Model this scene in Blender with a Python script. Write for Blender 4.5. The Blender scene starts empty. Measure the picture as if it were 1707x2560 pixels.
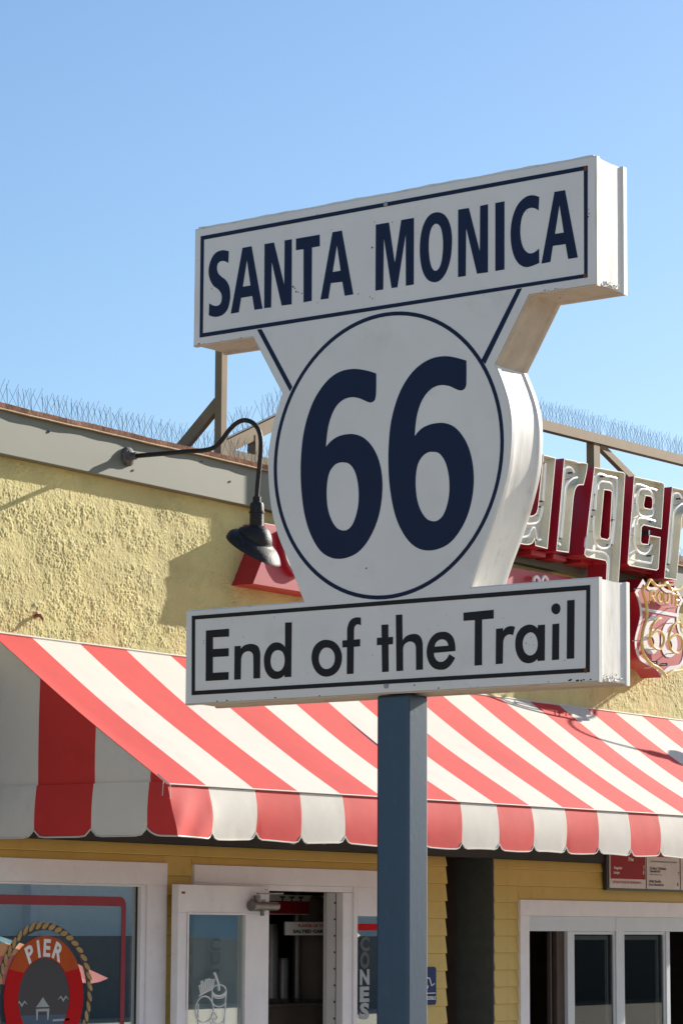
import bpy, math, random
import numpy as np
from mathutils import Vector, Matrix
from mathutils.geometry import tessellate_polygon
random.seed(7); rng = np.random.default_rng(7)
R_ = math.radians
scene = bpy.context.scene

# ------------------------------------------------------------------ camera (solved from the photograph)
F_PX, PITCH, ROLL, YAW = 7058.4, R_(8.400), R_(.2715), R_(55.575)
fw = np.array([math.sin(YAW)*math.cos(PITCH), math.cos(YAW)*math.cos(PITCH), math.sin(PITCH)])
r0 = np.array([math.cos(YAW), -math.sin(YAW), 0]); u0 = np.cross(r0, fw)
rt = math.cos(ROLL)*r0 + math.sin(ROLL)*u0; up = -math.sin(ROLL)*r0 + math.cos(ROLL)*u0
CAM = np.array([0., -9.3994, 1.65])
def ray(x, y): return fw + rt*(x-853.5)/F_PX - up*(y-1280)/F_PX
def W(x, y, Y=0.):          # photo measurement -> metres on a plane parallel to the shop front
    d = ray(x, y); return CAM + d*(Y-CAM[1])/d[1]
def PX(x, y, X):            # photo measurement -> metres on a plane square to the shop front
    d = ray(x, y); return CAM + d*(X-CAM[0])/d[0]
cam = bpy.data.cameras.new('camera'); co = bpy.data.objects.new('camera', cam); scene.collection.objects.link(co)
M = Matrix(((rt[0], up[0], -fw[0], CAM[0]), (rt[1], up[1], -fw[1], CAM[1]), (rt[2], up[2], -fw[2], CAM[2]), (0, 0, 0, 1)))
co.matrix_world = M
cam.sensor_fit = 'VERTICAL'; cam.sensor_height = 36; cam.sensor_width = 24; cam.lens = F_PX/2560*36
cam.clip_end = 3000; cam.clip_start = .1
scene.camera = co
# ------------------------------------------------------------------ light
SUN = Vector((.90575, -.19654, .37548)).normalized()
world = bpy.data.worlds.new('World'); scene.world = world; world.use_nodes = True
nt = world.node_tree; nt.nodes.clear()
sky = nt.nodes.new('ShaderNodeTexSky'); sky.sky_type = 'NISHITA'; sky.sun_disc = False
sky.sun_elevation = math.asin(SUN.z); sky.sun_rotation = math.atan2(SUN.x, SUN.y)
sky.air_density = 1.1; sky.dust_density = .7; sky.ozone_density = 4.5; sky.altitude = 0
bg = nt.nodes.new('ShaderNodeBackground'); bg.inputs[1].default_value = .098
wo = nt.nodes.new('ShaderNodeOutputWorld'); nt.links.new(sky.outputs[0], bg.inputs[0]); nt.links.new(bg.outputs[0], wo.inputs[0])
sl = bpy.data.lights.new('sun', 'SUN'); sl.energy = 5.0; sl.angle = R_(.5); sl.color = (1, .93, .82)
so = bpy.data.objects.new('sun', sl); scene.collection.objects.link(so)
so.rotation_euler = SUN.to_track_quat('Z', 'Y').to_euler(); so.location = (20, -10, 15)
scene.view_settings.view_transform = 'Standard'; scene.view_settings.look = 'None'
scene.view_settings.exposure = .72; scene.view_settings.gamma = 1; scene.view_settings.use_curve_mapping = False

# ------------------------------------------------------------------ materials
MATS = {}
def mat(name, col, rough=.6, metal=0., var=.12, vscale=6., bump=0., bscale=60., dirt=None, dscale=3., damt=.35, spec=.5, coat=0., stretch=(1, 1, 1), transl=0.):
    m = bpy.data.materials.new(name); m.use_nodes = True; n = m.node_tree; b = n.nodes['Principled BSDF']; L = n.links.new
    tc = n.nodes.new('ShaderNodeTexCoord'); mp = n.nodes.new('ShaderNodeMapping'); mp.inputs['Scale'].default_value = stretch
    L(tc.outputs['Object'], mp.inputs[0])
    nz = n.nodes.new('ShaderNodeTexNoise'); nz.inputs['Scale'].default_value = vscale; nz.inputs['Detail'].default_value = 6; nz.inputs['Roughness'].default_value = .6
    L(mp.outputs[0], nz.inputs['Vector'])
    rp = n.nodes.new('ShaderNodeValToRGB'); c = np.array(col)
    rp.color_ramp.elements[0].position = .3; rp.color_ramp.elements[1].position = .7
    rp.color_ramp.elements[0].color = (*np.clip(c*(1-var), 0, 1), 1); rp.color_ramp.elements[1].color = (*np.clip(c*(1+var*.7), 0, 1), 1)
    L(nz.outputs[0], rp.inputs[0]); out = rp.outputs[0]
    if dirt is not None:
        n2 = n.nodes.new('ShaderNodeTexNoise'); n2.inputs['Scale'].default_value = dscale; n2.inputs['Detail'].default_value = 9; n2.inputs['Roughness'].default_value = .68
        L(mp.outputs[0], n2.inputs['Vector'])
        r2 = n.nodes.new('ShaderNodeValToRGB'); r2.color_ramp.elements[0].position = .55; r2.color_ramp.elements[1].position = .78
        r2.color_ramp.elements[0].color = (0, 0, 0, 1); r2.color_ramp.elements[1].color = (damt, damt, damt, 1); L(n2.outputs[0], r2.inputs[0])
        mx = n.nodes.new('ShaderNodeMixRGB'); mx.inputs[2].default_value = (*dirt, 1); L(r2.outputs[0], mx.inputs[0]); L(out, mx.inputs[1]); out = mx.outputs[0]
    L(out, b.inputs['Base Color'])
    b.inputs['Roughness'].default_value = rough; b.inputs['Metallic'].default_value = metal
    b.inputs['Specular IOR Level'].default_value = spec; b.inputs['Coat Weight'].default_value = coat
    if bump:
        n3 = n.nodes.new('ShaderNodeTexNoise'); n3.inputs['Scale'].default_value = bscale; n3.inputs['Detail'].default_value = 4
        L(mp.outputs[0], n3.inputs['Vector']); bp = n.nodes.new('ShaderNodeBump'); bp.inputs['Strength'].default_value = bump; bp.inputs['Distance'].default_value = .004
        L(n3.outputs[0], bp.inputs['Height']); L(bp.outputs[0], b.inputs['Normal'])
    if transl:
        tr = n.nodes.new('ShaderNodeBsdfTranslucent'); ms = n.nodes.new('ShaderNodeMixShader'); ms.inputs[0].default_value = transl
        L(out, tr.inputs[0]); L(b.outputs[0], ms.inputs[1]); L(tr.outputs[0], ms.inputs[2]); L(ms.outputs[0], n.nodes['Material Output'].inputs[0])
    MATS[name] = m; return m
def glass(name, refl, tint=(.85, .9, .88)):
    m = bpy.data.materials.new(name); m.use_nodes = True; n = m.node_tree; n.nodes.clear(); L = n.links.new
    o = n.nodes.new('ShaderNodeOutputMaterial'); t = n.nodes.new('ShaderNodeBsdfTransparent'); t.inputs[0].default_value = (*tint, 1)
    g = n.nodes.new('ShaderNodeBsdfGlossy'); g.inputs['Roughness'].default_value = .0; g.inputs[0].default_value = (.9, .95, .95, 1)
    lw = n.nodes.new('ShaderNodeLayerWeight'); lw.inputs[0].default_value = .5; pw = n.nodes.new('ShaderNodeMath'); pw.operation = 'POWER'; pw.inputs[1].default_value = 3; L(lw.outputs['Facing'], pw.inputs[0])
    ma = n.nodes.new('ShaderNodeMath'); ma.operation = 'MULTIPLY_ADD'; ma.inputs[1].default_value = .5; ma.inputs[2].default_value = refl; ma.use_clamp = True
    x = n.nodes.new('ShaderNodeMixShader'); L(pw.outputs[0], ma.inputs[0]); L(ma.outputs[0], x.inputs[0]); L(t.outputs[0], x.inputs[1]); L(g.outputs[0], x.inputs[2]); L(x.outputs[0], o.inputs[0])
    MATS[name] = m; return m
mat('sign_white', (.86, .785, .685), .5, var=.06, vscale=2.6, dirt=(.50, .42, .33), dscale=5, damt=.30, bump=.05, bscale=30)
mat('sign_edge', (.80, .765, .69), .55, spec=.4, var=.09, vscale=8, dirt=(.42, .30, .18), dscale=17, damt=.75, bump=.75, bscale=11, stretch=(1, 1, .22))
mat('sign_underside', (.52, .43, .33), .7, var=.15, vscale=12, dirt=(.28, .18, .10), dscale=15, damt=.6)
mat('navy', (.006, .013, .046), .5, var=.15, spec=.25); mat('sign_black', (.016, .012, .012), .5, var=.15, spec=.25)
mat('rust_spot', (.20, .06, .02), .8, var=.4, vscale=80); mat('grime', (.09, .075, .06), .8, var=.4, vscale=60)
mat('post_blue', (.008, .044, .088), .42, spec=.8, var=.12, vscale=14, dirt=(.07, .15, .22), dscale=30, damt=.22, bump=.12, bscale=70, stretch=(1, 1, .5))
mat('fascia', (.160, .166, .115), .55, var=.07, vscale=3, dirt=(.16, .15, .11), dscale=6, damt=.4, stretch=(.6, 1, 1))
mat('rust', (.27, .115, .055), .85, var=.45, vscale=26, dirt=(.45, .33, .22), dscale=20, damt=.7, bump=.6, bscale=60)
mat('rust_edge', (.47, .34, .20), .8, var=.3, vscale=30)
mat('stucco', (.63, .54, .215), .75, spec=.4, var=.2, vscale=2.2, dirt=(.40, .33, .12), dscale=4.5, damt=.8, bump=.5, bscale=120)
mat('canvas_red', (.66, .036, .030), .75, var=.10, vscale=3.5, dirt=(.50, .05, .045), dscale=4, damt=.5, bump=.45, bscale=7, transl=.06)
mat('canvas_white', (.78, .725, .63), .75, var=.05, vscale=3.5, dirt=(.56, .50, .40), dscale=4, damt=.45, bump=.45, bscale=7, transl=.16)
mat('piping', (.62, .58, .50), .6)
mat('galvanised', (.35, .35, .34), .45, metal=.7)
mat('siding', (.60, .42, .10), .55, var=.06, vscale=4, dirt=(.30, .18, .05), dscale=10, damt=.3, bump=.1, bscale=40)
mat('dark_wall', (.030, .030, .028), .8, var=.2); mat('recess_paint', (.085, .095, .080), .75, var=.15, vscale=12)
mat('trim_white', (.76, .73, .72), .5, var=.06, vscale=5, dirt=(.40, .36, .32), dscale=14, damt=.25)
mat('alu_white', (.56, .60, .62), .4, var=.05)
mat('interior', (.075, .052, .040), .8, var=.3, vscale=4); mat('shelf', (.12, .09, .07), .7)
mat('iron', (.018, .013, .010), .55, spec=.35, var=.3, vscale=40, dirt=(.20, .18, .16), dscale=55, damt=.25, bump=.4, bscale=90)
mat('iron_plate', (.10, .09, .085), .7, var=.5, vscale=50, dirt=(.38, .35, .32), dscale=40, damt=.8, bump=.6, bscale=90)
mat('steel_tan', (.25, .170, .085), .7, spec=.4, var=.12, vscale=9, dirt=(.20, .13, .08), dscale=12, damt=.4)
mat('slate', (.11, .115, .12), .6); mat('wire', (.16, .16, .17), .5, metal=.5)
mat('sign_red', (.42, .014, .024), .45, var=.07, vscale=5, dirt=(.30, .05, .05), dscale=12, damt=.4)
mat('channel_red', (.38, .018, .035), .4, var=.06); mat('channel_cream', (.74, .71, .58), .55, var=.07, vscale=10)
mat('neon_white', (.92, .93, .89), .25, var=.03, coat=.6); mat('neon_yellow', (.88, .66, .16), .12, var=.1, coat=.6)
mat('electrode', (.03, .03, .035), .4); mat('shield_white', (.66, .66, .66), .5, var=.06)
mat('menu_red', (.30, .010, .016), .6, spec=.2); mat('menu_white', (.60, .56, .53), .4); mat('print_black', (.03, .03, .03), .6); mat('print_white', (.75, .73, .70), .5)
mat('print_red', (.42, .03, .03), .5); mat('decal_red', (.50, .008, .010), .7, var=.05, spec=.1); mat('decal_white', (.72, .74, .72), .5); mat('decal_grey', (.33, .36, .36), .5)
mat('decal_pink', (.30, .06, .07), .7, spec=.1)
mat('decal_faint', (.12, .13, .13), .7, spec=.1)
mat('rope', (.42, .27, .09), .7, var=.25, vscale=30); mat('reflection_orange', (.46, .085, .02), .7, spec=.1); mat('decal_blue', (.03, .07, .13), .5); mat('decal_dark', (.02, .02, .025), .5)
mat('brushed', (.20, .18, .165), .45, metal=.8, var=.1, vscale=40)
mat('access_blue', (.006, .030, .12), .6, spec=.2); mat('bulb_pink', (.70, .45, .42), .3)
mat('concrete', (.42, .39, .35), .85, var=.1, vscale=3, dirt=(.3, .28, .25), dscale=2)
mat('planks', (.40, .32, .235), .8, var=.25, vscale=2.5, stretch=(6, .3, 1), bump=.4, bscale=20)
mat('pale_building', (.84, .82, .74), .8, var=.05); mat('dark_roof', (.06, .06, .06), .7)
mat('cloth_navy', (.02, .05, .2), .8); mat('cloth_green', (.02, .22, .12), .8); mat('cloth_red', (.65, .02, .02), .8); mat('cloth_orange', (.75, .22, .02), .8); mat('cloth_teal', (.03, .25, .30), .8)
mat('cloth_sky', (.07, .30, .45), .8); mat('cloth_yellow', (.8, .6, .08), .8); mat('asphalt', (.06, .06, .06), .9)
glass('window_glass', .40); glass('door_glass', .32); glass('dark_glass', .01, (.6, .62, .6))

# ------------------------------------------------------------------ mesh helpers
col = scene.collection
class MB:
    def __init__(s): s.v = []; s.f = []; s.m = []
    def poly(s, pts, mi=0):
        k = len(s.v); s.v += [tuple(map(float, p)) for p in pts]; s.f.append(tuple(range(k, k+len(pts)))); s.m.append(mi)
    def box(s, x0, y0, z0, x1, y1, z1, mi=0):
        x0, x1 = sorted((x0, x1)); y0, y1 = sorted((y0, y1)); z0, z1 = sorted((z0, z1)); k = len(s.v)
        s.v += [(x, y, z) for z in (z0, z1) for (x, y) in ((x0, y0), (x1, y0), (x1, y1), (x0, y1))]
        for q in ((3, 2, 1, 0), (4, 5, 6, 7), (0, 1, 5, 4), (1, 2, 6, 5), (2, 3, 7, 6), (3, 0, 4, 7)): s.f.append(tuple(k+i for i in q)); s.m.append(mi)
    def bar(s, a, b, w, h, upv=(0, 0, 1), mi=0):     # rectangular bar from a to b
        a = Vector(a); b = Vector(b); d = (b-a).normalized(); sd = d.cross(Vector(upv)).normalized(); u = sd.cross(d); k = len(s.v)
        for p in (a, b):
            for (i, j) in ((-1, -1), (1, -1), (1, 1), (-1, 1)): s.v.append(tuple(p+sd*i*w/2+u*j*h/2))
        for q in ((0, 1, 2, 3), (7, 6, 5, 4), (0, 4, 5, 1), (1, 5, 6, 2), (2, 6, 7, 3), (3, 7, 4, 0)): s.f.append(tuple(k+i for i in q)); s.m.append(mi)
    def tube(s, pts, r, seg=8, mi=0, caps=True):
        P = [Vector(p) for p in pts]; rs = r if hasattr(r, '__len__') else [r]*len(P); k = len(s.v); nrm = None
        for i, p in enumerate(P):
            t = (P[min(i+1, len(P)-1)]-P[max(i-1, 0)]).normalized()
            if nrm is None: nrm = t.orthogonal().normalized()
            nrm = (nrm - t*nrm.dot(t)).normalized(); bn = t.cross(nrm)
            for j in range(seg): a = 2*math.pi*j/seg; s.v.append(tuple(p+(nrm*math.cos(a)+bn*math.sin(a))*rs[i]))
        for i in range(len(P)-1):
            for j in range(seg): s.f.append((k+i*seg+j, k+i*seg+(j+1) % seg, k+(i+1)*seg+(j+1) % seg, k+(i+1)*seg+j)); s.m.append(mi)
        if caps: s.f.append(tuple(k+j for j in range(seg))[::-1]); s.m.append(mi); s.f.append(tuple(k+(len(P)-1)*seg+j for j in range(seg))); s.m.append(mi)
    def rings(s, rings, mi=0, cap0=True, cap1=True):
        k = len(s.v); n = len(rings[0])
        for r in rings: s.v += [tuple(map(float, p)) for p in r]
        for i in range(len(rings)-1):
            for j in range(n): s.f.append((k+i*n+j, k+i*n+(j+1) % n, k+(i+1)*n+(j+1) % n, k+(i+1)*n+j)); s.m.append(mi)
        if cap0: s.f.append(tuple(k+j for j in range(n))[::-1]); s.m.append(mi)
        if cap1: s.f.append(tuple(k+(len(rings)-1)*n+j for j in range(n))); s.m.append(mi)
    def grid(s, fn, nu, nv, mi=None):
        k = len(s.v)
        for i in range(nu+1):
            for j in range(nv+1): s.v.append(tuple(map(float, fn(i/nu, j/nv))))
        for i in range(nu):
            for j in range(nv): s.f.append((k+i*(nv+1)+j, k+(i+1)*(nv+1)+j, k+(i+1)*(nv+1)+j+1, k+i*(nv+1)+j+1)); s.m.append(mi(i, j) if callable(mi) else (mi or 0))
    def build(s, name, mats, parent=None, smooth=False, bevel=0., weld=False, sharp=40):
        if isinstance(mats, str): mats = [mats]
        off = Vector((0, 0, 0))
        if parent is not None and not parent.get('_local'): off = Vector(parent.get('_world', (0, 0, 0)))
        me = bpy.data.meshes.new(name); me.from_pydata([tuple(Vector(v)-off) for v in s.v], [], s.f)
        for m in mats: me.materials.append(MATS[m])
        me.polygons.foreach_set('material_index', s.m)
        if smooth:
            me.polygons.foreach_set('use_smooth', [True]*len(s.f)); me.set_sharp_from_angle(angle=R_(sharp))
        me.update(); o = bpy.data.objects.new(name, me); col.objects.link(o)
        if parent is not None:
            o.parent = parent; o['_world'] = tuple(off)
            if parent.get('_local'): o['_local'] = 1
        if weld: md = o.modifiers.new('weld', 'WELD'); md.merge_threshold = .0002
        if bevel: md = o.modifiers.new('bevel', 'BEVEL'); md.width = bevel; md.segments = 2; md.limit_method = 'ANGLE'; md.angle_limit = R_(35)
        return o
def tag(o, label, cat, group=None, kind=None):
    if label: o['label'] = label
    if cat: o['category'] = cat
    if group: o['group'] = group
    if kind: o['kind'] = kind
    return o
def thing(name, label, cat, loc=(0, 0, 0), rotz=None, group=None):
    o = bpy.data.objects.new(name, None); o.empty_display_size = .1; col.objects.link(o); o.location = loc
    if rotz is not None: o.rotation_euler = (0, 0, rotz); o['_local'] = 1
    o['_world'] = tuple(loc); return tag(o, label, cat, group)
def smooth_path(pts, n=6, closed=True):   # (x, y) = corner, (x, y, 1) = smooth point
    N = len(pts); P = [np.array(p[:2], float) for p in pts]; sm = [len(p) > 2 for p in pts]; out = []
    T = []
    for i in range(N):
        if closed or 0 < i < N-1: T.append((P[(i+1) % N]-P[i-1])/2)
        else: T.append(P[min(i+1, N-1)]-P[max(i-1, 0)])
    for i in range(N if closed else N-1):
        j = (i+1) % N; a, b = P[i], P[j]; L = np.linalg.norm(b-a); out.append(a)
        if not sm[i] and not sm[j]: continue
        def tn(k): t = T[k]; return t/(np.linalg.norm(t)+1e-9)*L
        m1 = tn(j) if sm[j] else None; m0 = tn(i) if sm[i] else 1.5*(b-a)-.5*m1
        if m1 is None: m1 = 1.5*(b-a)-.5*m0
        for k in range(1, n):
            t = k/n; out.append((2*t**3-3*t**2+1)*a+(t**3-2*t**2+t)*m0+(-2*t**3+3*t**2)*b+(t**3-t**2)*m1)
    if not closed: out.append(P[-1])
    return out
def S_(pts): return [(p[0], p[1], 1) for p in pts]
def flat_shape(mb, loops, to3, nrm, th, mi=0, sides=True):
    """loops of 2D points -> thin raised plate; to3 maps 2D to 3D; nrm = outward direction, th = thickness"""
    L3 = [[Vector(to3(p)) for p in l] for l in loops]; nv = Vector(nrm)*th
    flat = [v for l in L3 for v in l]; tris = tessellate_polygon(L3); k = len(mb.v)
    mb.v += [tuple(v+nv) for v in flat]
    for t in tris:
        a, b, c = (flat[i] for i in t)
        if (b-a).cross(c-a).dot(nv) < 0: t = t[::-1]
        mb.f.append(tuple(k+i for i in t)); mb.m.append(mi)
    if sides:
        k2 = len(mb.v); mb.v += [tuple(v) for v in flat]; s = 0
        for l in L3:
            n = len(l)
            for i in range(n): j = (i+1) % n; mb.f.append((k+s+i, k+s+j, k2+s+j, k2+s+i)); mb.m.append(mi)
            s += n
def inset(pts, e):
    P = [np.array(p[:2], float) for p in pts]; n = len(P); A = sum(P[i][0]*P[(i+1) % n][1]-P[(i+1) % n][0]*P[i][1] for i in range(n)); sg = 1 if A > 0 else -1; out = []
    for i in range(n):
        a, b, c = P[i-1], P[i], P[(i+1) % n]; d1 = (b-a)/(np.linalg.norm(b-a)+1e-9); d2 = (c-b)/(np.linalg.norm(c-b)+1e-9)
        n1 = np.array([-d1[1], d1[0]])*sg; n2 = np.array([-d2[1], d2[0]])*sg; m = n1+n2; q = max(np.dot(m, m)/2, .25)
        out.append(b+m*e/q)
    return out
def text_mesh(name, s, material, origin, xdir, ydir, height, width=None, parent=None, align='LEFT', bold=0., th=.0008):
    cu = bpy.data.curves.new('t', 'FONT'); cu.body = s; cu.size = 1; cu.align_x = 'LEFT'; cu.extrude = 0; cu.offset = bold; cu.resolution_u = 3
    o = bpy.data.objects.new('t', cu); me = bpy.data.meshes.new_from_object(o); bpy.data.objects.remove(o)
    n = len(me.vertices); v = np.empty(n*3); me.vertices.foreach_get('co', v); v = v.reshape(-1, 3)
    w = v[:, 0].max()-v[:, 0].min(); h = .72; sx = (width/w) if width else height/h
    x0 = v[:, 0].min(); cx = x0 if align == 'LEFT' else (x0+w/2)
    X = np.array(xdir, float); Yv = np.array(ydir, float); Z = np.cross(X, Yv); O = np.array(origin, float)
    off = np.array(parent.get('_world', (0, 0, 0))) if (parent is not None and not parent.get('_local')) else np.zeros(3)
    nv = O + np.outer((v[:, 0]-cx)*sx, X) + np.outer(v[:, 1]*height/h, Yv) + Z*th - off
    me.vertices.foreach_set('co', nv.ravel()); me.materials.clear(); me.materials.append(MATS[material]); me.update(); me.name = name
    ob = bpy.data.objects.new(name, me); col.objects.link(ob)
    if parent is not None: ob.parent = parent
    return ob

# ================================================================== ground and far surroundings
g = MB(); g.box(-900, -900, -.4, 900, 900, 0); tag(g.build('ground', 'planks'), None, None, kind='structure')
pv = MB(); pv.box(-30, -2.2, .004, 70, 0, .03); tag(pv.build('pavement', 'concrete'), None, None, kind='structure')

# ================================================================== the restaurant
B = thing('restaurant_building', 'olive yellow stucco restaurant with clapboard front, grey fascia and rusty roof edge', 'building', (10, 0, 0))
XL, XR = 4.0, 24.0; SZ0, SZ1 = 2.9, 4.02
# value noise used for the trowelled stucco relief
def vnoise(x, z, s, seed):
    r = np.random.default_rng(seed); G = r.random((257, 257)); fx, fz = x*s, z*s
    ix, iz = np.floor(fx).astype(int), np.floor(fz).astype(int); tx, tz = fx-ix, fz-iz; tx = tx*tx*(3-2*tx); tz = tz*tz*(3-2*tz)
    g00 = G[ix % 257, iz % 257]; g10 = G[(ix+1) % 257, iz % 257]; g01 = G[ix % 257, (iz+1) % 257]; g11 = G[(ix+1) % 257, (iz+1) % 257]
    return (g00*(1-tx)+g10*tx)*(1-tz)+(g01*(1-tx)+g11*tx)*tz
def stucco_patch(x0, x1, z0, z1, dx, dz, name):
    nx, nz = int((x1-x0)/dx), int((z1-z0)/dz)
    X, Z = np.meshgrid(np.linspace(x0, x1, nx+1), np.linspace(z0, z1, nz+1), indexing='ij')
    wx = X+.016*vnoise(X, Z, 30, 5)+.02*vnoise(X, Z, 9, 6); wz = Z+.014*vnoise(X, Z, 30, 8)
    n1 = 1-np.abs(2*vnoise(wx, wz, 108, 1)-1); n2 = vnoise(wx+3, wz, 170, 2); n3 = vnoise(X, Z, 36, 3)
    lump = np.clip(vnoise(X*.7+.3*Z, Z*1.6, 9, 4)*1.8, .55, 1)*np.clip(vnoise(X, Z, 21, 14)*2.4, .65, 1)
    H = (np.clip(n1-.30, 0, .55)*.0052+n2*.0040+np.clip(n3-.35, 0, 1)*.0030)*lump + .004*vnoise(X, Z, 3, 9)
    V = np.stack([X-10, -H, Z], -1).reshape(-1, 3)
    i, j = np.meshgrid(np.arange(nx), np.arange(nz), indexing='ij'); a = i*(nz+1)+j
    Fq = np.stack([a, a+nz+1, a+nz+2, a+1], -1).reshape(-1, 4)
    me = bpy.data.meshes.new(name); me.vertices.add(len(V)); me.vertices.foreach_set('co', V.ravel())
    me.loops.add(Fq.size); me.loops.foreach_set('vertex_index', Fq.ravel().astype(np.int32)); me.polygons.add(len(Fq))
    me.polygons.foreach_set('loop_start', np.arange(0, Fq.size, 4, dtype=np.int32)); me.polygons.foreach_set('loop_total', np.full(len(Fq), 4, dtype=np.int32))
    me.update(calc_edges=True); me.polygons.foreach_set('use_smooth', [True]*len(Fq)); me.materials.append(MATS['stucco'])
    o = bpy.data.objects.new(name, me); col.objects.link(o); o.parent = B; return o
stucco_patch(10.0, 14.2, 3.02, SZ1, .0045, .0045, 'stucco_wall')
stucco_patch(14.2, 19.0, 3.02, SZ1, .007, .006, 'stucco_wall')
w = MB(); w.box(XL, -.002, SZ0, 10.0, .3, SZ1); w.box(19.0, -.002, SZ0, XR, .3, SZ1); w.box(10.0, .002, SZ0, 19.0, .3, SZ1); w.box(10.0, -.004, SZ0, 19.0, .002, 3.02)
w.box(XL, .3, 0, XL+.2, 9, 4.2); w.box(XR-.2, .3, 0, XR, 9, 4.2); w.box(XL, 9, 0, XR, 9.2, 4.2)
w.build('upper_wall', 'stucco', B)
w = MB(); w.box(XL, .3, 3.9, XR, 9, 4.05); w.build('roof', 'slate', B)
w = MB(); w.box(XL, -.062, 4.009, XR, .28, 4.236); w.build('fascia', 'fascia', B, bevel=.004)
# coping: rusty drip-edge, slightly wavy
w = MB(); N = 260
def cop(i):
    x = XL+(XR-XL)*i/N; d = .0025*math.sin(x*7.3)+.002*math.sin(x*19+1); return x, d
rg = []
for i in range(N+1):
    x, d = cop(i); rg.append([(x, -.078+d, 4.232+d*.6), (x, -.084+d, 4.262+d), (x, .30, 4.275+d), (x, .30, 4.24)])
w.rings(rg); w.build('roof_coping', 'rust', B)
w = MB(); w.tube([(cop(i)[0], -.0815+cop(i)[1], 4.231+cop(i)[1]*.6) for i in range(N+1)], .0045, 5); w.build('drip_edge', 'rust_edge', B)
# fascia seams, screws and stains
w = MB()
for x in (9.1, 14.9, 17.6): w.box(x, -.0635, 4.012, x+.003, -.062, 4.232)
for (px, py) in ((122, 1079), (505, 1154), (575, 1204), (333, 1176), (122, 1080)): p = W(px, py, -.062); w.tube([(p[0], -.062, p[2]), (p[0], -.066, p[2])], .006, 8)
tag(w.build('fascia_mark', 'grime', B), None, None, kind='stuff')

# --- ground floor: backing wall round the openings, dark wall above the siding
d0 = MB()
OPEN = [(9.3, 11.834, .5, 1.868), (12.95, 13.80, 0.0, 1.868), (13.861, 14.35, .5, 1.725), (15.831, 20.4, .8, 1.74)]
edges = [XL, 9.3, 11.834, 12.95, 13.80, 13.861, 14.35, 14.863]
d0.box(XL, .006, 0, 9.3, .12, 2.1)
for (a, b, z0, z1) in OPEN[:3]: d0.box(a, .006, z1, b, .12, 2.1);  (z0 > 0) and d0.box(a, .006, 0, b, .12, z0)
d0.box(11.834, .006, 0, 12.95, .12, 2.1); d0.box(13.80, .006, 0, 13.861, .12, 2.1); d0.box(14.35, .006, 0, 14.863, .12, 2.1)
d0.box(15.423, .006, 0, 15.831, .12, 2.1); d0.box(15.831, .006, 0, 20.4, .12, .8); d0.box(15.831, .006, 1.74, 20.4, .12, 2.1); d0.box(20.4, .006, 0, XR, .12, 2.1)
d0.box(XL, -.03, 2.098, XR, .12, 2.9)
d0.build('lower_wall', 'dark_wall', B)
rc = MB(); rc.box(14.853, .12, 0, 14.863, .26, 2.1); rc.box(14.853, .26, 0, 15.433, .27, 2.1); rc.build('recess_back', 'dark_wall', B)
rc = MB(); rc.box(15.411, -.012, 0, 15.4215, .26, 2.098); rc.build('recess_side', 'recess_paint', B)
# clapboards
LV = [2.096]+[2.036-.1062*k for k in range(20)]
boardm = {}
def board(x0, x1, z0, z1):
    key = (round(x1-x0, 3), round(z1-z0, 3))
    if key not in boardm:
        m = MB(); h = z1-z0; L = x1-x0; e = .0015; m.rings([[(xx, .006, 0), (xx, -.016, 0), (xx, -.017, .004), (xx, -.004, h-e), (xx, .006, h-e)] for xx in (0, L)])
        me = bpy.data.meshes.new('siding_board'); me.from_pydata(m.v, [], m.f); me.materials.append(MATS['siding']); boardm[key] = me
    o = bpy.data.objects.new('siding_board', boardm[key]); col.objects.link(o); o.parent = B; o.location = (x0-10, 0, z0)
for k in range(len(LV)-1):
    z1, z0 = LV[k], LV[k+1]; seg = []
    if z0 > 1.99: seg = [(XL, 8.6), (8.601, 12.16), (12.161, 14.863), (15.423, 19.0), (19.001, XR)]
    elif z0 > 1.84: seg = [(12.044, 12.281), (14.47, 14.863), (15.423, 18.2), (18.201, XR)]
    else: seg = [(12.044, 12.281), (14.47, 14.863), (15.423, 15.717)]
    if z0 < .2: seg = [(12.044, 12.281), (14.47, 14.863), (15.423, 18.3)]
    for (ct, xa_, xb_) in ((1.9935, 8.6, 12.044), (1.9935, 12.281, 14.47), (1.8435, 15.717, XR)):
        if z0 < ct+.003 < z1-.01 and not (ct < 1.9 and z0 > 1.84): board(xa_+.001, xb_-.001, ct+.0005, z1)
    for (a, b) in seg:
        j = random.uniform(-.006, .004) if b in (14.863,) else 0; k2 = random.uniform(-.003, .004) if a in (15.423,) else 0
        board(a+k2, b+j, z0, z1)

# --- left display window
def rect_frame(mb, x0, x1, z0, z1, w_, y0, y1, bottom=True, wt=None):
    wt = wt or w_; mb.box(x0, y0, z1-wt, x1, y1, z1)
    zb = z0+w_ if bottom else z0
    mb.box(x0, y0+.0005, zb, x0+w_, y1, z1-wt); mb.box(x1-w_, y0+.0005, zb, x1, y1, z1-wt)
    if bottom: mb.box(x0, y0, z0, x1, y1, z0+w_)
def window_part(name='window', label=None):
    o = bpy.data.objects.new(name, None); col.objects.link(o); o.parent = B; o['_world'] = (10, 0, 0); o.location = (0, 0, 0)
    if label: o['label'] = label
    return o
win = window_part('window', 'display window with life ring decal')
f = MB(); rect_frame(f, 9.15, 12.044, .35, 1.995, .166, -.030, .004, wt=.118); f.build('window_casing', 'trim_white', win, bevel=.003)
f = MB(); rect_frame(f, 9.316, 11.877, .516, 1.876, .040, -.018, .03, wt=.010); f.build('window_frame', 'trim_white', win, bevel=.002)
f = MB(); f.box(9.35, .012, .556, 11.838, .018, 1.867); f.build('pane', 'window_glass', win)
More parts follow.
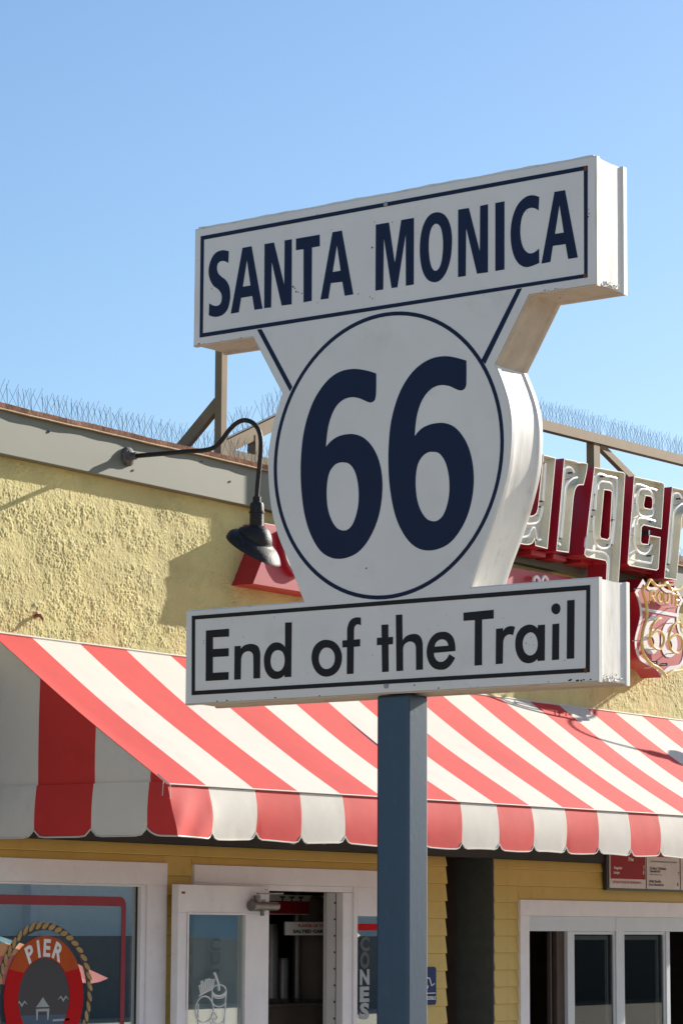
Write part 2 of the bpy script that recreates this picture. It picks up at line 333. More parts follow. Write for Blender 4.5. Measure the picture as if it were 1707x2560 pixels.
# red stripe border with rounded corner
f = MB(); zt = 1.812; xr = 11.745; rr = .05; tw = .046
o1 = [(9.4, zt-tw), (9.4, zt)]; arc_o = [(xr-rr+rr*math.sin(a), zt-rr+rr*math.cos(a)) for a in np.linspace(0, math.pi/2, 8)]
rin = rr-.034; arc_i = [(xr-rr+.0+rin*math.sin(a), zt-tw-.004+rin*0+(-rin+rin*math.cos(a))) for a in np.linspace(math.pi/2, 0, 8)]
flat_shape(f, [o1+arc_o+[(xr, .7), (xr-.036, .7)]+arc_i], lambda p: (p[0], .0116, p[1]), (0, -1, 0), .0008); f.build('stripe_decal', 'decal_pink', win)
# life ring decal, centred below the stripe
cx_, cz_ = W(115, 2512)[0], W(115, 2512)[2]; k_ = .358/175*1.0
def circ(r, n=48, c=(0, 0)): return [(c[0]+r*math.cos(2*math.pi*i/n), c[1]+r*math.sin(2*math.pi*i/n)) for i in range(n)]
RO = .42*1.02; ro = (W(214, 2500)[0]-W(16, 2500)[0])/2; ri = (W(180, 2500)[0]-W(52, 2500)[0])/2; cz_ = W(110, 2340)[2]-ro
tw3 = lambda yy: (lambda p: (cx_+p[0], yy, cz_+p[1]))
f = MB(); flat_shape(f, [circ(ro), circ(ri)[::-1]], tw3(.0112), (0, -1, 0), .0008); f.build('life_ring_decal', 'decal_red', win)
f = MB(); arc_ = [(ro*math.cos(a), ro*math.sin(a)) for a in np.linspace(R_(28), R_(152), 24)]+[((ri+.012)*math.cos(a), (ri+.012)*math.sin(a)-.01) for a in np.linspace(R_(140), R_(40), 20)]
flat_shape(f, [arc_], tw3(.0111), (0, -1, 0), .0009); f.build('painted_reflection', 'reflection_orange', win)  # umbrella's orange reflection, painted over the top of the ring
f = MB(); flat_shape(f, [circ(ri)], tw3(.0117), (0, -1, 0), .0003); f.build('ring_centre_decal', 'decal_dark', win)
f = MB()
for i in range(44):
    a = 2*math.pi*i/44; rr_ = ro*1.17+.008*math.sin(a*4); c = (rr_*math.cos(a), rr_*math.sin(a)); e = [(c[0]+.030*math.cos(t)*math.cos(a+2.1)-.013*math.sin(t)*math.sin(a+2.1), c[1]+.030*math.cos(t)*math.sin(a+2.1)+.013*math.sin(t)*math.cos(a+2.1)) for t in np.linspace(0, 2*math.pi, 11)[:-1]]
    flat_shape(f, [e], tw3(.0112), (0, -1, 0), .0009)
f.build('rope_decal', 'rope', win)
f = MB(); flat_shape(f, [circ(ro*1.215), circ(ro*1.10)[::-1]], tw3(.0116), (0, -1, 0), .0003); f.build('rope_outline_decal', 'decal_dark', win)
for ch, ang in (('P', 118), ('I', 102), ('E', 87), ('R', 66)):
    a = R_(ang); xd = (math.sin(a), 0, -math.cos(a)); yd = (math.cos(a), 0, math.sin(a)); rr_ = (ri+ro)/2-.045
    hw = .040 if ch != 'I' else .014
    text_mesh('decal_letter', ch, 'decal_white', (cx_+rr_*math.cos(a), .0100, cz_+rr_*math.sin(a)), xd, yd, .085, parent=win, align='CENTER', bold=.035)
f = MB()   # the little pavilion, gulls and water line inside the ring
pav = [(-.10, -.02), (-.04, .05), (0, .10), (.04, .05), (.10, -.02)]
sc_ = lambda P: [(p[0]*.62-.01, p[1]*.62-.05) for p in P]
flat_shape(f, [sc_([(-.085, .005), (-.05, .035), (.0, .085), (.05, .035), (.085, .005)])], tw3(.0112), (0, -1, 0), .0008)
flat_shape(f, [sc_([(-.075, -.10), (-.06, -.10), (-.055, -.03), (.055, -.03), (.06, -.10), (.075, -.10), (.085, -.008), (-.085, -.008)])], tw3(.0112), (0, -1, 0), .0008)
for (gx, gz) in ((-.17, -.03), (.15, -.01)):
    flat_shape(f, [[(gx-.045, gz-.004), (gx-.02, gz+.018), (gx, gz), (gx+.02, gz+.018), (gx+.045, gz-.004), (gx+.02, gz+.008), (gx, gz-.014), (gx-.02, gz+.008)]], tw3(.0112), (0, -1, 0), .0008)
flat_shape(f, [[(.07, -.11), (.20, -.108), (.20, -.118), (.07, -.12)]], tw3(.0112), (0, -1, 0), .0008)
tag(f.build('pavilion_decal', 'decal_grey', win), None, None, kind='stuff')
f = MB(); low = [(ri*math.cos(a), ri*math.sin(a)) for a in np.linspace(math.pi+.45, 2*math.pi-.45, 20)]; flat_shape(f, [low], tw3(.0114), (0, -1, 0), .0006); f.build('sea_decal', 'decal_blue', win)

# --- door opening: casing, jambs, transom-height frame, open leaf
dw = window_part('doorway', 'white doorway casing with an open glazed door')
f = MB(); f.box(12.281, -.030, 1.895, 14.45, .004, 1.993); f.box(12.281, -.0295, 0, 12.95, .004, 1.895); f.box(13.82, -.0295, 0, 13.861, .004, 1.895); f.box(13.861, -.029, 1.725, 14.45, .004, 1.895); f.box(14.35, -.029, 0, 14.45, .004, 1.725)
f.build('door_casing', 'trim_white', dw, bevel=.003)
f = MB(); f.box(12.93, -.022, 1.862, 13.845, .10, 1.8945); f.box(13.72, -.021, 0, 13.8195, .10, 1.8615); f.box(13.735, .101, 0, 13.8195, .13, 1.8615); f.box(12.9505, -.02, 0, 12.965, .10, 1.8615); f.build('door_jamb', 'trim_white', dw, bevel=.004)
f = MB()
for z in np.arange(1.80, .6, -.095): f.tube([(13.7205, .035, z), (13.714, .035, z)], .006, 6)
f.box(13.7175, .026, .1, 13.7202, .030, 1.855); f.build('weather_strip', 'grime', dw)
pn = MB(); pn.box(13.861, .02, .5, 14.35, .026, 1.725); pn.build('pane', 'door_glass', dw)
f = MB(); za = W(900, 2309)[2]; xa = W(886, 2400)[0]; tz = .04
oo = [(xa, .5), (xa, za-.04), (xa+.012, za-.012), (xa+.04, za), (14.34, za), (14.34, za-.04), (xa+.06, za-.04), (xa+.036, za-.06), (xa+.036, .5)]
flat_shape(f, [oo], lambda p: (p[0], .0195, p[1]), (0, -1, 0), .0008); f.build('stripe_decal', 'decal_red', dw)
for ch, y1, y0 in (('O', 2380, 2419), ('N', 2424, 2460), ('E', 2467, 2503), ('S', 2508, 2546), ('C', 2342, 2376)):
    pz0, pz1 = W(917, y0)[2], W(917, y1)[2]; x0_, x1_ = W(905.5, 2450)[0], W(929.5, 2450)[0]
    text_mesh('decal_letter', ch, 'decal_grey' if ch in 'NES' else 'decal_faint', (x0_, .0188, pz0), (1, 0, 0), (0, 0, 1), pz1-pz0, x1_-x0_, dw, bold=.05)
# the leaf
hx, hy, fx, fy, zt_ = 12.940, -.055, 12.035, -.112, 1.882
La = math.hypot(hx-fx, hy-fy); leaf = bpy.data.objects.new('door', None); col.objects.link(leaf); leaf.parent = B; leaf['label'] = 'glazed white door leaf swung open'
leaf.location = (fx-10, fy, 0); leaf.rotation_euler = (0, 0, math.atan2(hy-fy, hx-fx)); leaf['_local'] = 1
def leafx(px): # photo x -> distance along leaf
    d = ray(px, 2400); dirv = np.array([hx-fx, hy-fy]); A_ = np.array([[d[0], -dirv[0]], [d[1], -dirv[1]]]); t = np.linalg.solve(A_, np.array([fx-CAM[0], fy-CAM[1]])); return t[1]*La
gx0, gx1, gz1 = leafx(467), leafx(615), 1.733
f = MB(); f.box(0, 0, gz1, La, .044, zt_); f.box(0, .0004, .3, gx0, .044, gz1); f.box(gx1, .0004, .3, La, .044, gz1); f.box(0, 0, .02, La, .044, .3); f.build('door_leaf', 'trim_white', leaf, bevel=.003)
f = MB(); rect_frame(f, gx0, gx1, .3, gz1, .012, -.006, .0, wt=.010); f.build('glazing_bead', 'trim_white', leaf)
f = MB(); f.box(gx0, .02, .3, gx1, .026, gz1); f.build('pane', 'door_glass', leaf)
f = MB()   # closer body along the top rail
cz0 = 1.775
f.tube([(La-.235, -.030, cz0), (La-.19, -.030, cz0)], .030, 12); f.tube([(La-.19, -.030, cz0), (La+.03, -.030, cz0-.002)], .0235, 14)
f.tube([(La-.175, -.030, cz0+.02), (La-.175, -.030, cz0+.058)], .02, 10); f.tube([(La-.12, -.03, cz0-.055), (La-.12, -.03, cz0-.02)], .012, 8); f.box(La-.2, -.012, cz0-.03, La-.06, 0, cz0+.035)
f.bar((La-.175, -.034, cz0+.066), (La+.10, -.022, cz0+.070), .018, .008); f.build('door_closer', 'brushed', leaf, smooth=True)
f = MB(); f.tube([(.045, -.0012, 1.838), (.045, 0, 1.838)], .006, 8); f.box(.030, -.001, 1.832, .062, 0, 1.844); f.box(La-.05, -.001, 1.865, La-.02, 0, 1.868); tag(f.build('screw_stain', 'rust_spot', leaf), None, None, kind='stuff')
# decals on the leaf glass: vertical letters and the line drawing of fries, drink and burger
lx = lambda px: leafx(px)
def lz(py): return W(560, py, -.08)[2]
for ch, y0, y1 in (('C', 2376, 2345), ('U', 2410, 2380), ('S', 2456, 2421), ('A', 2545, 2508)):
    text_mesh('decal_letter', ch, 'decal_grey', (lx(536), .0300, lz(y0)), (1, 0, 0), (0, 0, 1), lz(y1)-lz(y0), lx(562)-lx(536), leaf, bold=.04)
f = MB(); s5 = 270/1568.
def dp(x, y): return (lx(410+x*s5), .0185, lz(2180+y*s5))
def line(pts, r=.0035, closed=False):
    q = smooth_path(S_(pts), 4, closed); q = q+[q[0]] if closed else q; f.tube([dp(*p) for p in q], r, 4)
def ell(cx, cy, rx, ry, a0=0, a1=360, n=22): return [(cx+rx*math.cos(R_(a)), cy+ry*math.sin(R_(a))) for a in np.linspace(a0, a1, n)]
for e in (ell(848, 1715, 100, 78), ell(848, 1730, 100, 78, 10, 170), ell(850, 1755, 100, 78, 10, 170), ell(850, 1880, 95, 75, 15, 165), ell(640, 1985, 130, 190), ell(850, 2120, 90, 80, 0, 180)): f.tube([dp(*p) for p in e], .0035, 4)
for pl in ([(748, 1720), (750, 1900)], [(950, 1720), (940, 2000), (925, 2207)], [(560, 1790), (640, 1745), (740, 1700)], [(550, 2205), (550, 1900)], [(765, 2060), (790, 2040), (825, 2110), (800, 2150), (770, 2110)], [(720, 2150), (760, 2207)]): f.tube([dp(*p) for p in pl], .0035, 4)
f.tube([dp(*p) for p in [(770, 1460), (790, 1510), (825, 1600), (845, 1725)]], .0035, 4); f.tube([dp(*p) for p in [(783, 1455), (820, 1540), (850, 1640), (858, 1720)]], .0035, 4)
for i, (a, b, c, d_) in enumerate(((560, 1640, 590, 1780), (585, 1580, 620, 1760), (615, 1600, 640, 1740), (650, 1560, 665, 1730), (690, 1550, 690, 1720), (725, 1560, 715, 1710), (760, 1560, 740, 1700))):
    f.tube([dp(a, b), dp(c, d_)], .003, 4); f.tube([dp(a, b), dp(a+24, b-8), dp(c+18, d_-12)], .003, 4)
f.build('drawing_decal', 'decal_white', leaf)

# --- right sliding service window
rw = window_part('window', 'aluminium sliding service window in white casing')
f = MB(); rect_frame(f, 15.717, 20.6, .7, 1.843, .114, -.030, .004, wt=.103); f.build('window_casing', 'trim_white', rw, bevel=.003)
X1, X2, X3, X4, X5, X6, X7 = [W(px, 2330)[0] for px in (1416, 1431, 1537, 1556, 1662, 1671, 1707)]
f = MB(); f.box(15.8315, -.004, 1.642, 20.4, .03, 1.7395); f.build('window_head', 'alu_white', rw, bevel=.002)
for (a, b, yy, zz) in ((X3, X4, -.0065, 1.738), (X1, X2, -.0055, 1.6415), (X5, X6, -.0055, 1.6415)): f = MB(); f.box(a, yy, .85, b, .03, zz); f.build('mullion', 'alu_white', rw, bevel=.002)
for (a, b) in ((X2, X3), (X4, X5)):
    sa = MB(); rect_frame(sa, a+.002, b-.002, .86, 1.641, .022, .002, .028, wt=.02); rect_frame(sa, a+.026, b-.05, .88, 1.615, .014, .030, .05, wt=.03); sh = sa.build('sash', 'alu_white', rw, bevel=.0015)
    q = MB(); q.box(a+.024, .012, .88, b-.024, .016, 1.62); q.build('pane', 'dark_glass', rw)
sa = MB(); sa.box(15.8315+.37, .034, .86, 15.8315+.39, .06, 1.64); sa.box(15.8315+.43, .02, .86, X1, .05, 1.64); sa.box(X1-.02, .06, .86, X1-.002, .09, 1.64); sa.build('sash', 'interior', rw, bevel=.001)

# ---- interior shells so that glass and doorway look into dark rooms
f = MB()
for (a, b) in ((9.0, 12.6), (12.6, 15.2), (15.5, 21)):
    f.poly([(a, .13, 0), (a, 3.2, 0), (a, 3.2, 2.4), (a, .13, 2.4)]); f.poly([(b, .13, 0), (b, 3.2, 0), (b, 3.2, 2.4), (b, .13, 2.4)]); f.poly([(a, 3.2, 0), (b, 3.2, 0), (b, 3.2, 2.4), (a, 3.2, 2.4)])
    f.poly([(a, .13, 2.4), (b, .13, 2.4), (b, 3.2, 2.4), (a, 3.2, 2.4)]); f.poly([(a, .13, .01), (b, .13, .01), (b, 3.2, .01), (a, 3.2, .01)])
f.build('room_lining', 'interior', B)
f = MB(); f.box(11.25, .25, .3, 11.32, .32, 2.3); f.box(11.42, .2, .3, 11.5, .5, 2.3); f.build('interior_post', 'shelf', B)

# things inside the doorway: back-lit only by daylight
YI = .55
a_ = W(667, 2252, YI); b_ = W(1000, 2286, YI)
t = thing('menu_board', 'dark red and white overhead menu board seen inside the open doorway', 'menu board', (a_[0], YI, b_[2]))
f = MB(); f.box(a_[0], YI, W(667, 2286, YI)[2], b_[0]+.3, YI+.03, W(667, 2236, YI)[2]); f.build('board', 'menu_white', t)
f = MB(); f.box(a_[0]+.02, YI-.003, W(667, 2284, YI)[2], b_[0]+.28, YI, W(667, 2252, YI)[2]); f.build('red_panel', 'menu_red', t)
f = MB()
for i in range(3): z = W(667, 2240, YI)[2]; x = W(700+i*23, 2240, YI)[0]; f.box(x, YI-.003, z-.01, x+.05, YI, z); f.box(x+.018, YI-.003, z-.03, x+.03, YI, z-.01)
f.box(W(792, 2240, YI)[0], YI-.003, z-.02, W(822, 2240, YI)[0], YI, z-.005); f.build('print', 'print_black', t)
YF = .38
a_ = W(715, 2304, YF); b_ = W(715, 2338, YF); x1 = W(860, 2304, YF)[0]
t = thing('flavor_sign', 'white flavour of the day sign hanging in the dark doorway', 'sign', (a_[0], YF, b_[2]))
f = MB(); f.box(a_[0], YF, b_[2], x1, YF+.015, a_[2]); f.build('panel', 'menu_white', t, bevel=.004)
hh = a_[2]-b_[2]
text_mesh('lettering', 'FLAVOR OF THE MONTH', 'print_red', (W(745, 2315, YF)[0], YF, b_[2]+hh*.60), (1, 0, 0), (0, 0, 1), hh*.22, (W(824, 2315, YF)[0]-W(745, 2315, YF)[0])*1.35, t, bold=.05)
text_mesh('lettering', 'SALTED CARAMEL', 'print_black', (W(732, 2330, YF)[0], YF, b_[2]+hh*.18), (1, 0, 0), (0, 0, 1), hh*.23, (W(824, 2330, YF)[0]-W(732, 2330, YF)[0])*1.17, t, bold=.06)
YC = .6
for (px, py0, r_, h_, m_, lb) in ((772, 2500, .10, .62, 'shelf', 'tall pale stack of cups standing behind the doorway counter'), (675, 2500, .05, .45, 'brushed', 'slim metal dispenser leftmost on the counter inside the doorway'), (705, 2500, .04, .25, 'brushed', 'short metal dispenser on the counter inside the doorway'), (740, 2500, .025, .75, 'brushed', 'thin brass coloured dispenser tube inside the doorway')):
    p = W(px, py0, YC); t = thing('cup_dispenser', lb, 'cup dispenser', (p[0], YC, p[2]), group='dispensers on the counter inside the doorway')
    f = MB(); f.tube([(p[0], YC, p[2]), (p[0], YC, p[2]+h_*.93), (p[0], YC, p[2]+h_)], [r_, r_*.96, r_*.8], 14); f.build('cylinder', m_, t, smooth=True)
    f = MB(); f.tube([(p[0], YC, p[2]-.02), (p[0], YC, p[2]+.01)], r_*1.15, 14); f.build('base', 'interior', t)
p = W(640, 2502, .45); t = thing('shop_counter', 'dark serving counter inside the doorway', 'counter', (p[0], 1, 0))
f = MB(); f.box(p[0]-.3, .45, 0, p[0]+1.5, .8, p[2]-.04); f.build('front_panel', 'interior', t); f = MB(); f.box(p[0]-.32, .43, p[2]-.04, p[0]+1.52, .82, p[2]-.021); f.build('worktop', 'interior', t, bevel=.004)

# ================================================================== awning
AX, AY = 10.609, -1.133; XE = 21.0
def seamz(x): return 2.324+(x-AX)*.0070
def botz(x): return 2.076+(x-AX)*.0046
def topz(x): return 3.110+(x-AX)*.0030
A = thing('striped_awning', 'red and white striped canvas awning with scalloped valance over the shop front', 'awning', (AX, -.5, 2.1))
bx = [AX]; k = 0
while 10.928+.3815*k < XE: bx.append(10.928+.3815*k); k += 1
def fold(x, t): return .006*math.sin(x*2.1+t*3)+.004*math.sin(x*5.3-t*2)
cn = MB()
for i in range(len(bx)-1):
    x0, x1 = bx[i], bx[i+1]
    def fn(u, v, x0=x0, x1=x1):
        x = x0+(x1-x0)*u; y = AY*v; z = topz(x)+(seamz(x)-topz(x))*v - .030*math.sin(math.pi*v)*(1 if x > AX+.01 else .45)*min(1, .45+(x-AX)*.6) + fold(x, v)*math.sin(math.pi*v)
        return (x, y-.004, z)
    cn.grid(fn, 5, 18, i % 2)
cn.build('canopy', ['canvas_red', 'canvas_white'], A, smooth=True, weld=True, sharp=60)
va = MB(); pipe = []
def vfn(x, s, zb):     # s 0 top..1 bottom
    c = math.exp(-((x-AX)/.32)**2); zt = seamz(x)-.004
    y = AY-.006-.010*math.sin(math.pi*s)-.006*math.sin(x*4.1+s*2)*s - .012*s + .016*c*math.sin((x-AX)*26+s*5)*s*(1-.3*s)-.035*c*s
    return (x, y, zt+(zb-zt)*s)
for i in range(len(bx)-1):
    x0, x1 = bx[i], bx[i+1]; w_ = x1-x0
    def zb(u, x0=x0, x1=x1, w_=w_):
        x = x0+w_*u; d = min(u*w_ if i else 9, (1-u)*w_); e = max(0, 1-d/.05); return botz(x)+.034*e*e + .004*math.sin(x*9)
    va.grid(lambda u, v: vfn(x0+w_*u, v, zb(u)), 14, 8, i % 2)
    pipe += [Vector(vfn(x0+w_*u, 1, zb(u)))+Vector((0, -.001, 0)) for u in np.linspace(0, 1, 15)]
va.build('front_valance', ['canvas_red', 'canvas_white'], A, smooth=True, weld=True, sharp=60)
p_ = MB(); p_.tube(pipe, .0042, 5); 
# side piping added below
# side gable panel
sy = [0, -.334, -.693, -1.034, AY]; sm_ = [1, 0, 1, 0]
sd = MB(); spipe = []
for i in range(4):
    y0, y1 = sy[i], sy[i+1]
    def edgez(y): v = y/AY; return topz(AX)+(seamz(AX)-topz(AX))*v-.030*math.sin(math.pi*v)*.45*.45+fold(AX, v)*math.sin(math.pi*v)-.002
    sd.grid(lambda u, v: (AX+.004-.004*math.sin(math.pi*v), y0+(y1-y0)*u, edgez(y0+(y1-y0)*u)*(1-v)+2.338*v if edgez(y0+(y1-y0)*u) > 2.338 else edgez(y0+(y1-y0)*u)-.001*v), 5, 6, sm_[i])
    w_ = abs(y1-y0)
    def sb(u):
        d = min(u*w_ if i > 0 else u*w_+.1, (1-u)*w_ if i < 3 else 9); e = max(0, 1-d/.055); return 2.083+.036*e*e
    def sfn(u, v):
        p = np.array((AX-.006-.028*v-.006*math.sin(math.pi*v), y0+(y1-y0)*u-.012*v, min(2.338, edgez(y0+(y1-y0)*u))*(1-v)+sb(u)*v))
        return p if i < 3 else p+(np.array(vfn(AX, v, botz(AX)+.004*math.sin(AX*9)))-np.array((AX-.006-.028*v-.006*math.sin(math.pi*v), AY-.012*v, min(2.338, edgez(AY))*(1-v)+sb(1)*v)))*u**1.5
    sd.grid(sfn, 10, 6, sm_[i])
    spipe += [tuple(sfn(u, 1)+np.array((-.002, 0, 0))) for u in np.linspace(0, 1, 11)]
sd.build('side_panel', ['canvas_red', 'canvas_white'], A, smooth=True, sharp=60)
p_.tube(spipe+[tuple(pipe[0])], .0042, 5); p_.build('valance_piping', 'piping', A)
sm2 = MB(); sm2.tube([(x, AY-.012, seamz(x)+.002) for x in np.linspace(AX, XE, 80)], .004, 5); sm2.tube([(x, -.008, topz(x)+.003) for x in np.linspace(AX, XE, 80)], .006, 5); sm2.build('seam_cord', 'canvas_white', A)
fr = MB(); fr.tube([(AX+.03, AY+.03, seamz(AX)-.03), (XE, AY+.03, seamz(XE)-.03)], .014, 8); fr.tube([(AX+.03, -.03, 3.06), (XE, -.03, 3.07)], .014, 8)
for x in (AX+.03, 13.2, 15.9, 18.6): fr.tube([(x, -.03, 3.06), (x, AY+.03, seamz(x)-.03)], .014, 8); fr.tube([(x, -.03, 2.32), (x, AY+.03, seamz(x)-.03)], .012, 8)
fr.build('frame_tube', 'galvanised', A)
f = MB()   # grommet and lashing cord at the corner
f.tube([(AX-.004, AY+.05, 2.372), (AX-.012, AY+.01, 2.345), (AX-.004, AY-.016, 2.326), (AX+.01, AY-.018, 2.322)], .004, 5); f.tube([(AX-.012, AY+.01, 2.34), (AX-.016, AY+.012, 2.27)], .0022, 4); f.tube([(AX+.0, AY-.022, 2.32), (AX+.002, AY-.02, 2.19)], .0018, 4); f.build('corner_cord', 'piping', A)
for i, (px, lb) in enumerate(((733, 'small pink bulb under the valance, leftmost of three'), (769, 'small pink bulb under the valance, middle of three'), (810, 'small pink bulb under the valance, nearest the blue post'))):
    p = W(px, 2099, -1.05); t = thing('awning_bulb', lb, 'light bulb', tuple(p), group='bulbs hanging under the awning edge')
    f = MB(); rr = .024; f.rings([[(p[0]+rr*math.sin(a)*math.cos(b), -1.05+rr*math.sin(a)*math.sin(b), p[2]-rr*math.cos(a)) for b in np.linspace(0, 2*math.pi, 13)[:-1]] for a in np.linspace(.2, math.pi-.5, 8)]); f.build('globe', 'bulb_pink', t, smooth=True)
    f = MB(); f.tube([(p[0], -1.05, p[2]+.018), (p[0], -1.05, p[2]+.15)], .01, 8); f.build('socket', 'electrode', t)

# ================================================================== Santa Monica 66 road sign
ys = R_(2.32); av = np.array([math.sin(ys), math.cos(ys), 0]); nv_ = np.array([math.cos(ys), -math.sin(ys), 0]); S0 = CAM+ray(980, 1200)*9.5
def SP(x, y):      # photo measurement -> (u, z) on the sign face
    d = ray(x, y); t = ((S0-CAM)@nv_)/(d@nv_); p = CAM+d*t; return (-(p-S0)@av, p[2])
SG = thing('road_sign', 'tall white road sign reading Santa Monica 66 End of the Trail on blue post', 'road sign', (S0[0], S0[1], 0), math.atan2(-math.cos(ys), -math.sin(ys)))
TH = .195
right_arc = [(1257.1, 961.2), (1270.5, 1007.1), (1276.2, 1053), (1275.5, 1114.2), (1268.6, 1175.4), (1251.4, 1244.3), (1230.3, 1313.2), (1199.7, 1397.3)]
left_arc = [(722.4, 1407.4), (693.3, 1334.7), (676.4, 1262), (669.1, 1160.2), (671.5, 1121.4), (686, 1043.9)]
sp = [(-.875, 4.138), (.810, 4.138), (.808, 3.709), (.551, 3.709), (.417, 3.492)]+[(*SP(*p), 1) for p in right_arc]+[(.318, 2.760), (.805, 2.760), (.803, 2.427), (-.893, 2.427), (-.893, 2.759), (-.371, 2.757)]+[(*SP(*p), 1) for p in left_arc]+[(-.470, 3.492), (-.603, 3.709), (-.876, 3.709)]
out2 = smooth_path(sp, 7)
# densify straight runs so the sheet metal edge can be slightly dented
def densify(P, s=.02):
    o = []
    for i in range(len(P)):
        a, b = np.array(P[i]), np.array(P[(i+1) % len(P)]); n = max(1, int(np.linalg.norm(b-a)/s)); o += [a+(b-a)*k/n for k in range(n)]
    return o
dn = densify(out2); r3 = np.random.default_rng(3)
def wob(i, k, amp): return amp*(math.sin(i*.9+k*2.1)+math.sin(i*.37+k))*.5
body = MB(); prof = [(0, .004), (.0035, .0), (.0035, -.001), (.022, -.001), (.026, .003), (.034, .0045), (.060, .0042), (.097, .0048), (.135, .0042), (.160, .0042), (.165, .002), (.170, -.001), (.187, -.001), (TH-.003, 0), (TH, .004)]
rings = []
for k, (dpt, ins) in enumerate(prof):
    q = inset(dn, ins); amp = .0007 if 2 < k < 10 else .0003
    rings.append([(p[0], dpt+wob(i, k, amp*.6), p[1]+wob(i*1.3, k, amp)) for i, p in enumerate(q)])
body.rings(rings, cap0=False, cap1=True)
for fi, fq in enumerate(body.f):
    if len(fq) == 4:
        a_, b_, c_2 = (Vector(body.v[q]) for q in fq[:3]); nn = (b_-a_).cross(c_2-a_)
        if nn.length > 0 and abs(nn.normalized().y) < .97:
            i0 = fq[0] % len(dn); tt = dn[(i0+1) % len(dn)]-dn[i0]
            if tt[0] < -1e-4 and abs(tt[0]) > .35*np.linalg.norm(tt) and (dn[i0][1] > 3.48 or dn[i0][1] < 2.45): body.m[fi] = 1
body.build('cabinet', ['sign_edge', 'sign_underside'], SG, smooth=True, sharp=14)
fc = MB(); flat_shape(fc, [[tuple(p) for p in inset(out2, .0035)]], lambda p: (p[0], .0005, p[1]), (0, -1, 0), .0012); fc.build('face_panel', 'sign_white', SG)
# ragged flashing along the very top edge
f = MB(); xs = np.linspace(-.86, .8, 60); f.rings([[(x, .004, 4.136), (x, .001, 4.141+.004*abs(math.sin(x*9))*(.4+.6*math.sin(x*31)**2)), (x, .03, 4.142), (x, .05, 4.138)] for x in xs]); f.build('top_flashing', 'sign_edge', SG)
def sf(p): return (p[0], -.0007, p[1])
def plate(name, loops, m, th=.0012): f = MB(); flat_shape(f, loops, sf, (0, -1, 0), th); return f.build(name, m, SG)
def rect(a, b, c, d): return [(a, b), (c, b), (c, d), (a, d)]
plate('border_line', [[SP(502.7, 591), SP(1468.5, 413.9), SP(1468.2, 693.4), SP(500, 844.3)], [SP(511, 599.3), SP(507.9, 833.1), SP(1459.8, 685.4), SP(1458.9, 426.1)]], 'navy')
plate('border_line', [[SP(480.6, 1540), SP(1474.9, 1462.4), SP(1473.7, 1680.6), SP(480.1, 1738.2)], [SP(488.8, 1548.9), SP(488.3, 1727.4), SP(1463.7, 1670.6), SP(1465.1, 1475.2)]], 'sign_black')
plate('brace_line', [[SP(643.7, 824.5), SP(654.5, 822.8), SP(731.5, 967.5), SP(725.3, 978.5)]], 'navy'); plate('brace_line', [[SP(1292.2, 723), SP(1304.5, 720.9), SP(1212.6, 910.4), SP(1203.8, 899.3)]], 'navy')
cu_, cz2, ra, rb = -.0275, 3.2335, .4775, .4905; n_ = 96
plate('circle_line', [[(cu_+ra*math.cos(2*math.pi*i/n_), cz2+rb*math.sin(2*math.pi*i/n_)) for i in range(n_)], [(cu_+(ra-.0135)*math.cos(-2*math.pi*i/n_), cz2+(rb-.0135)*math.sin(-2*math.pi*i/n_)) for i in range(n_)]], 'navy')
G1 = (500, 560, 3.92); G2 = (900, 470, 5.2267); G3 = (1180, 450, 5.2267); G6a = (730, 880, 4.276); G6b = (950, 860, 4.276); G4 = (450, 1480, 3.92); G5 = (760, 1530, 3.92); G7 = (1150, 1400, 3.4844)
c_ = lambda *p: list(p)
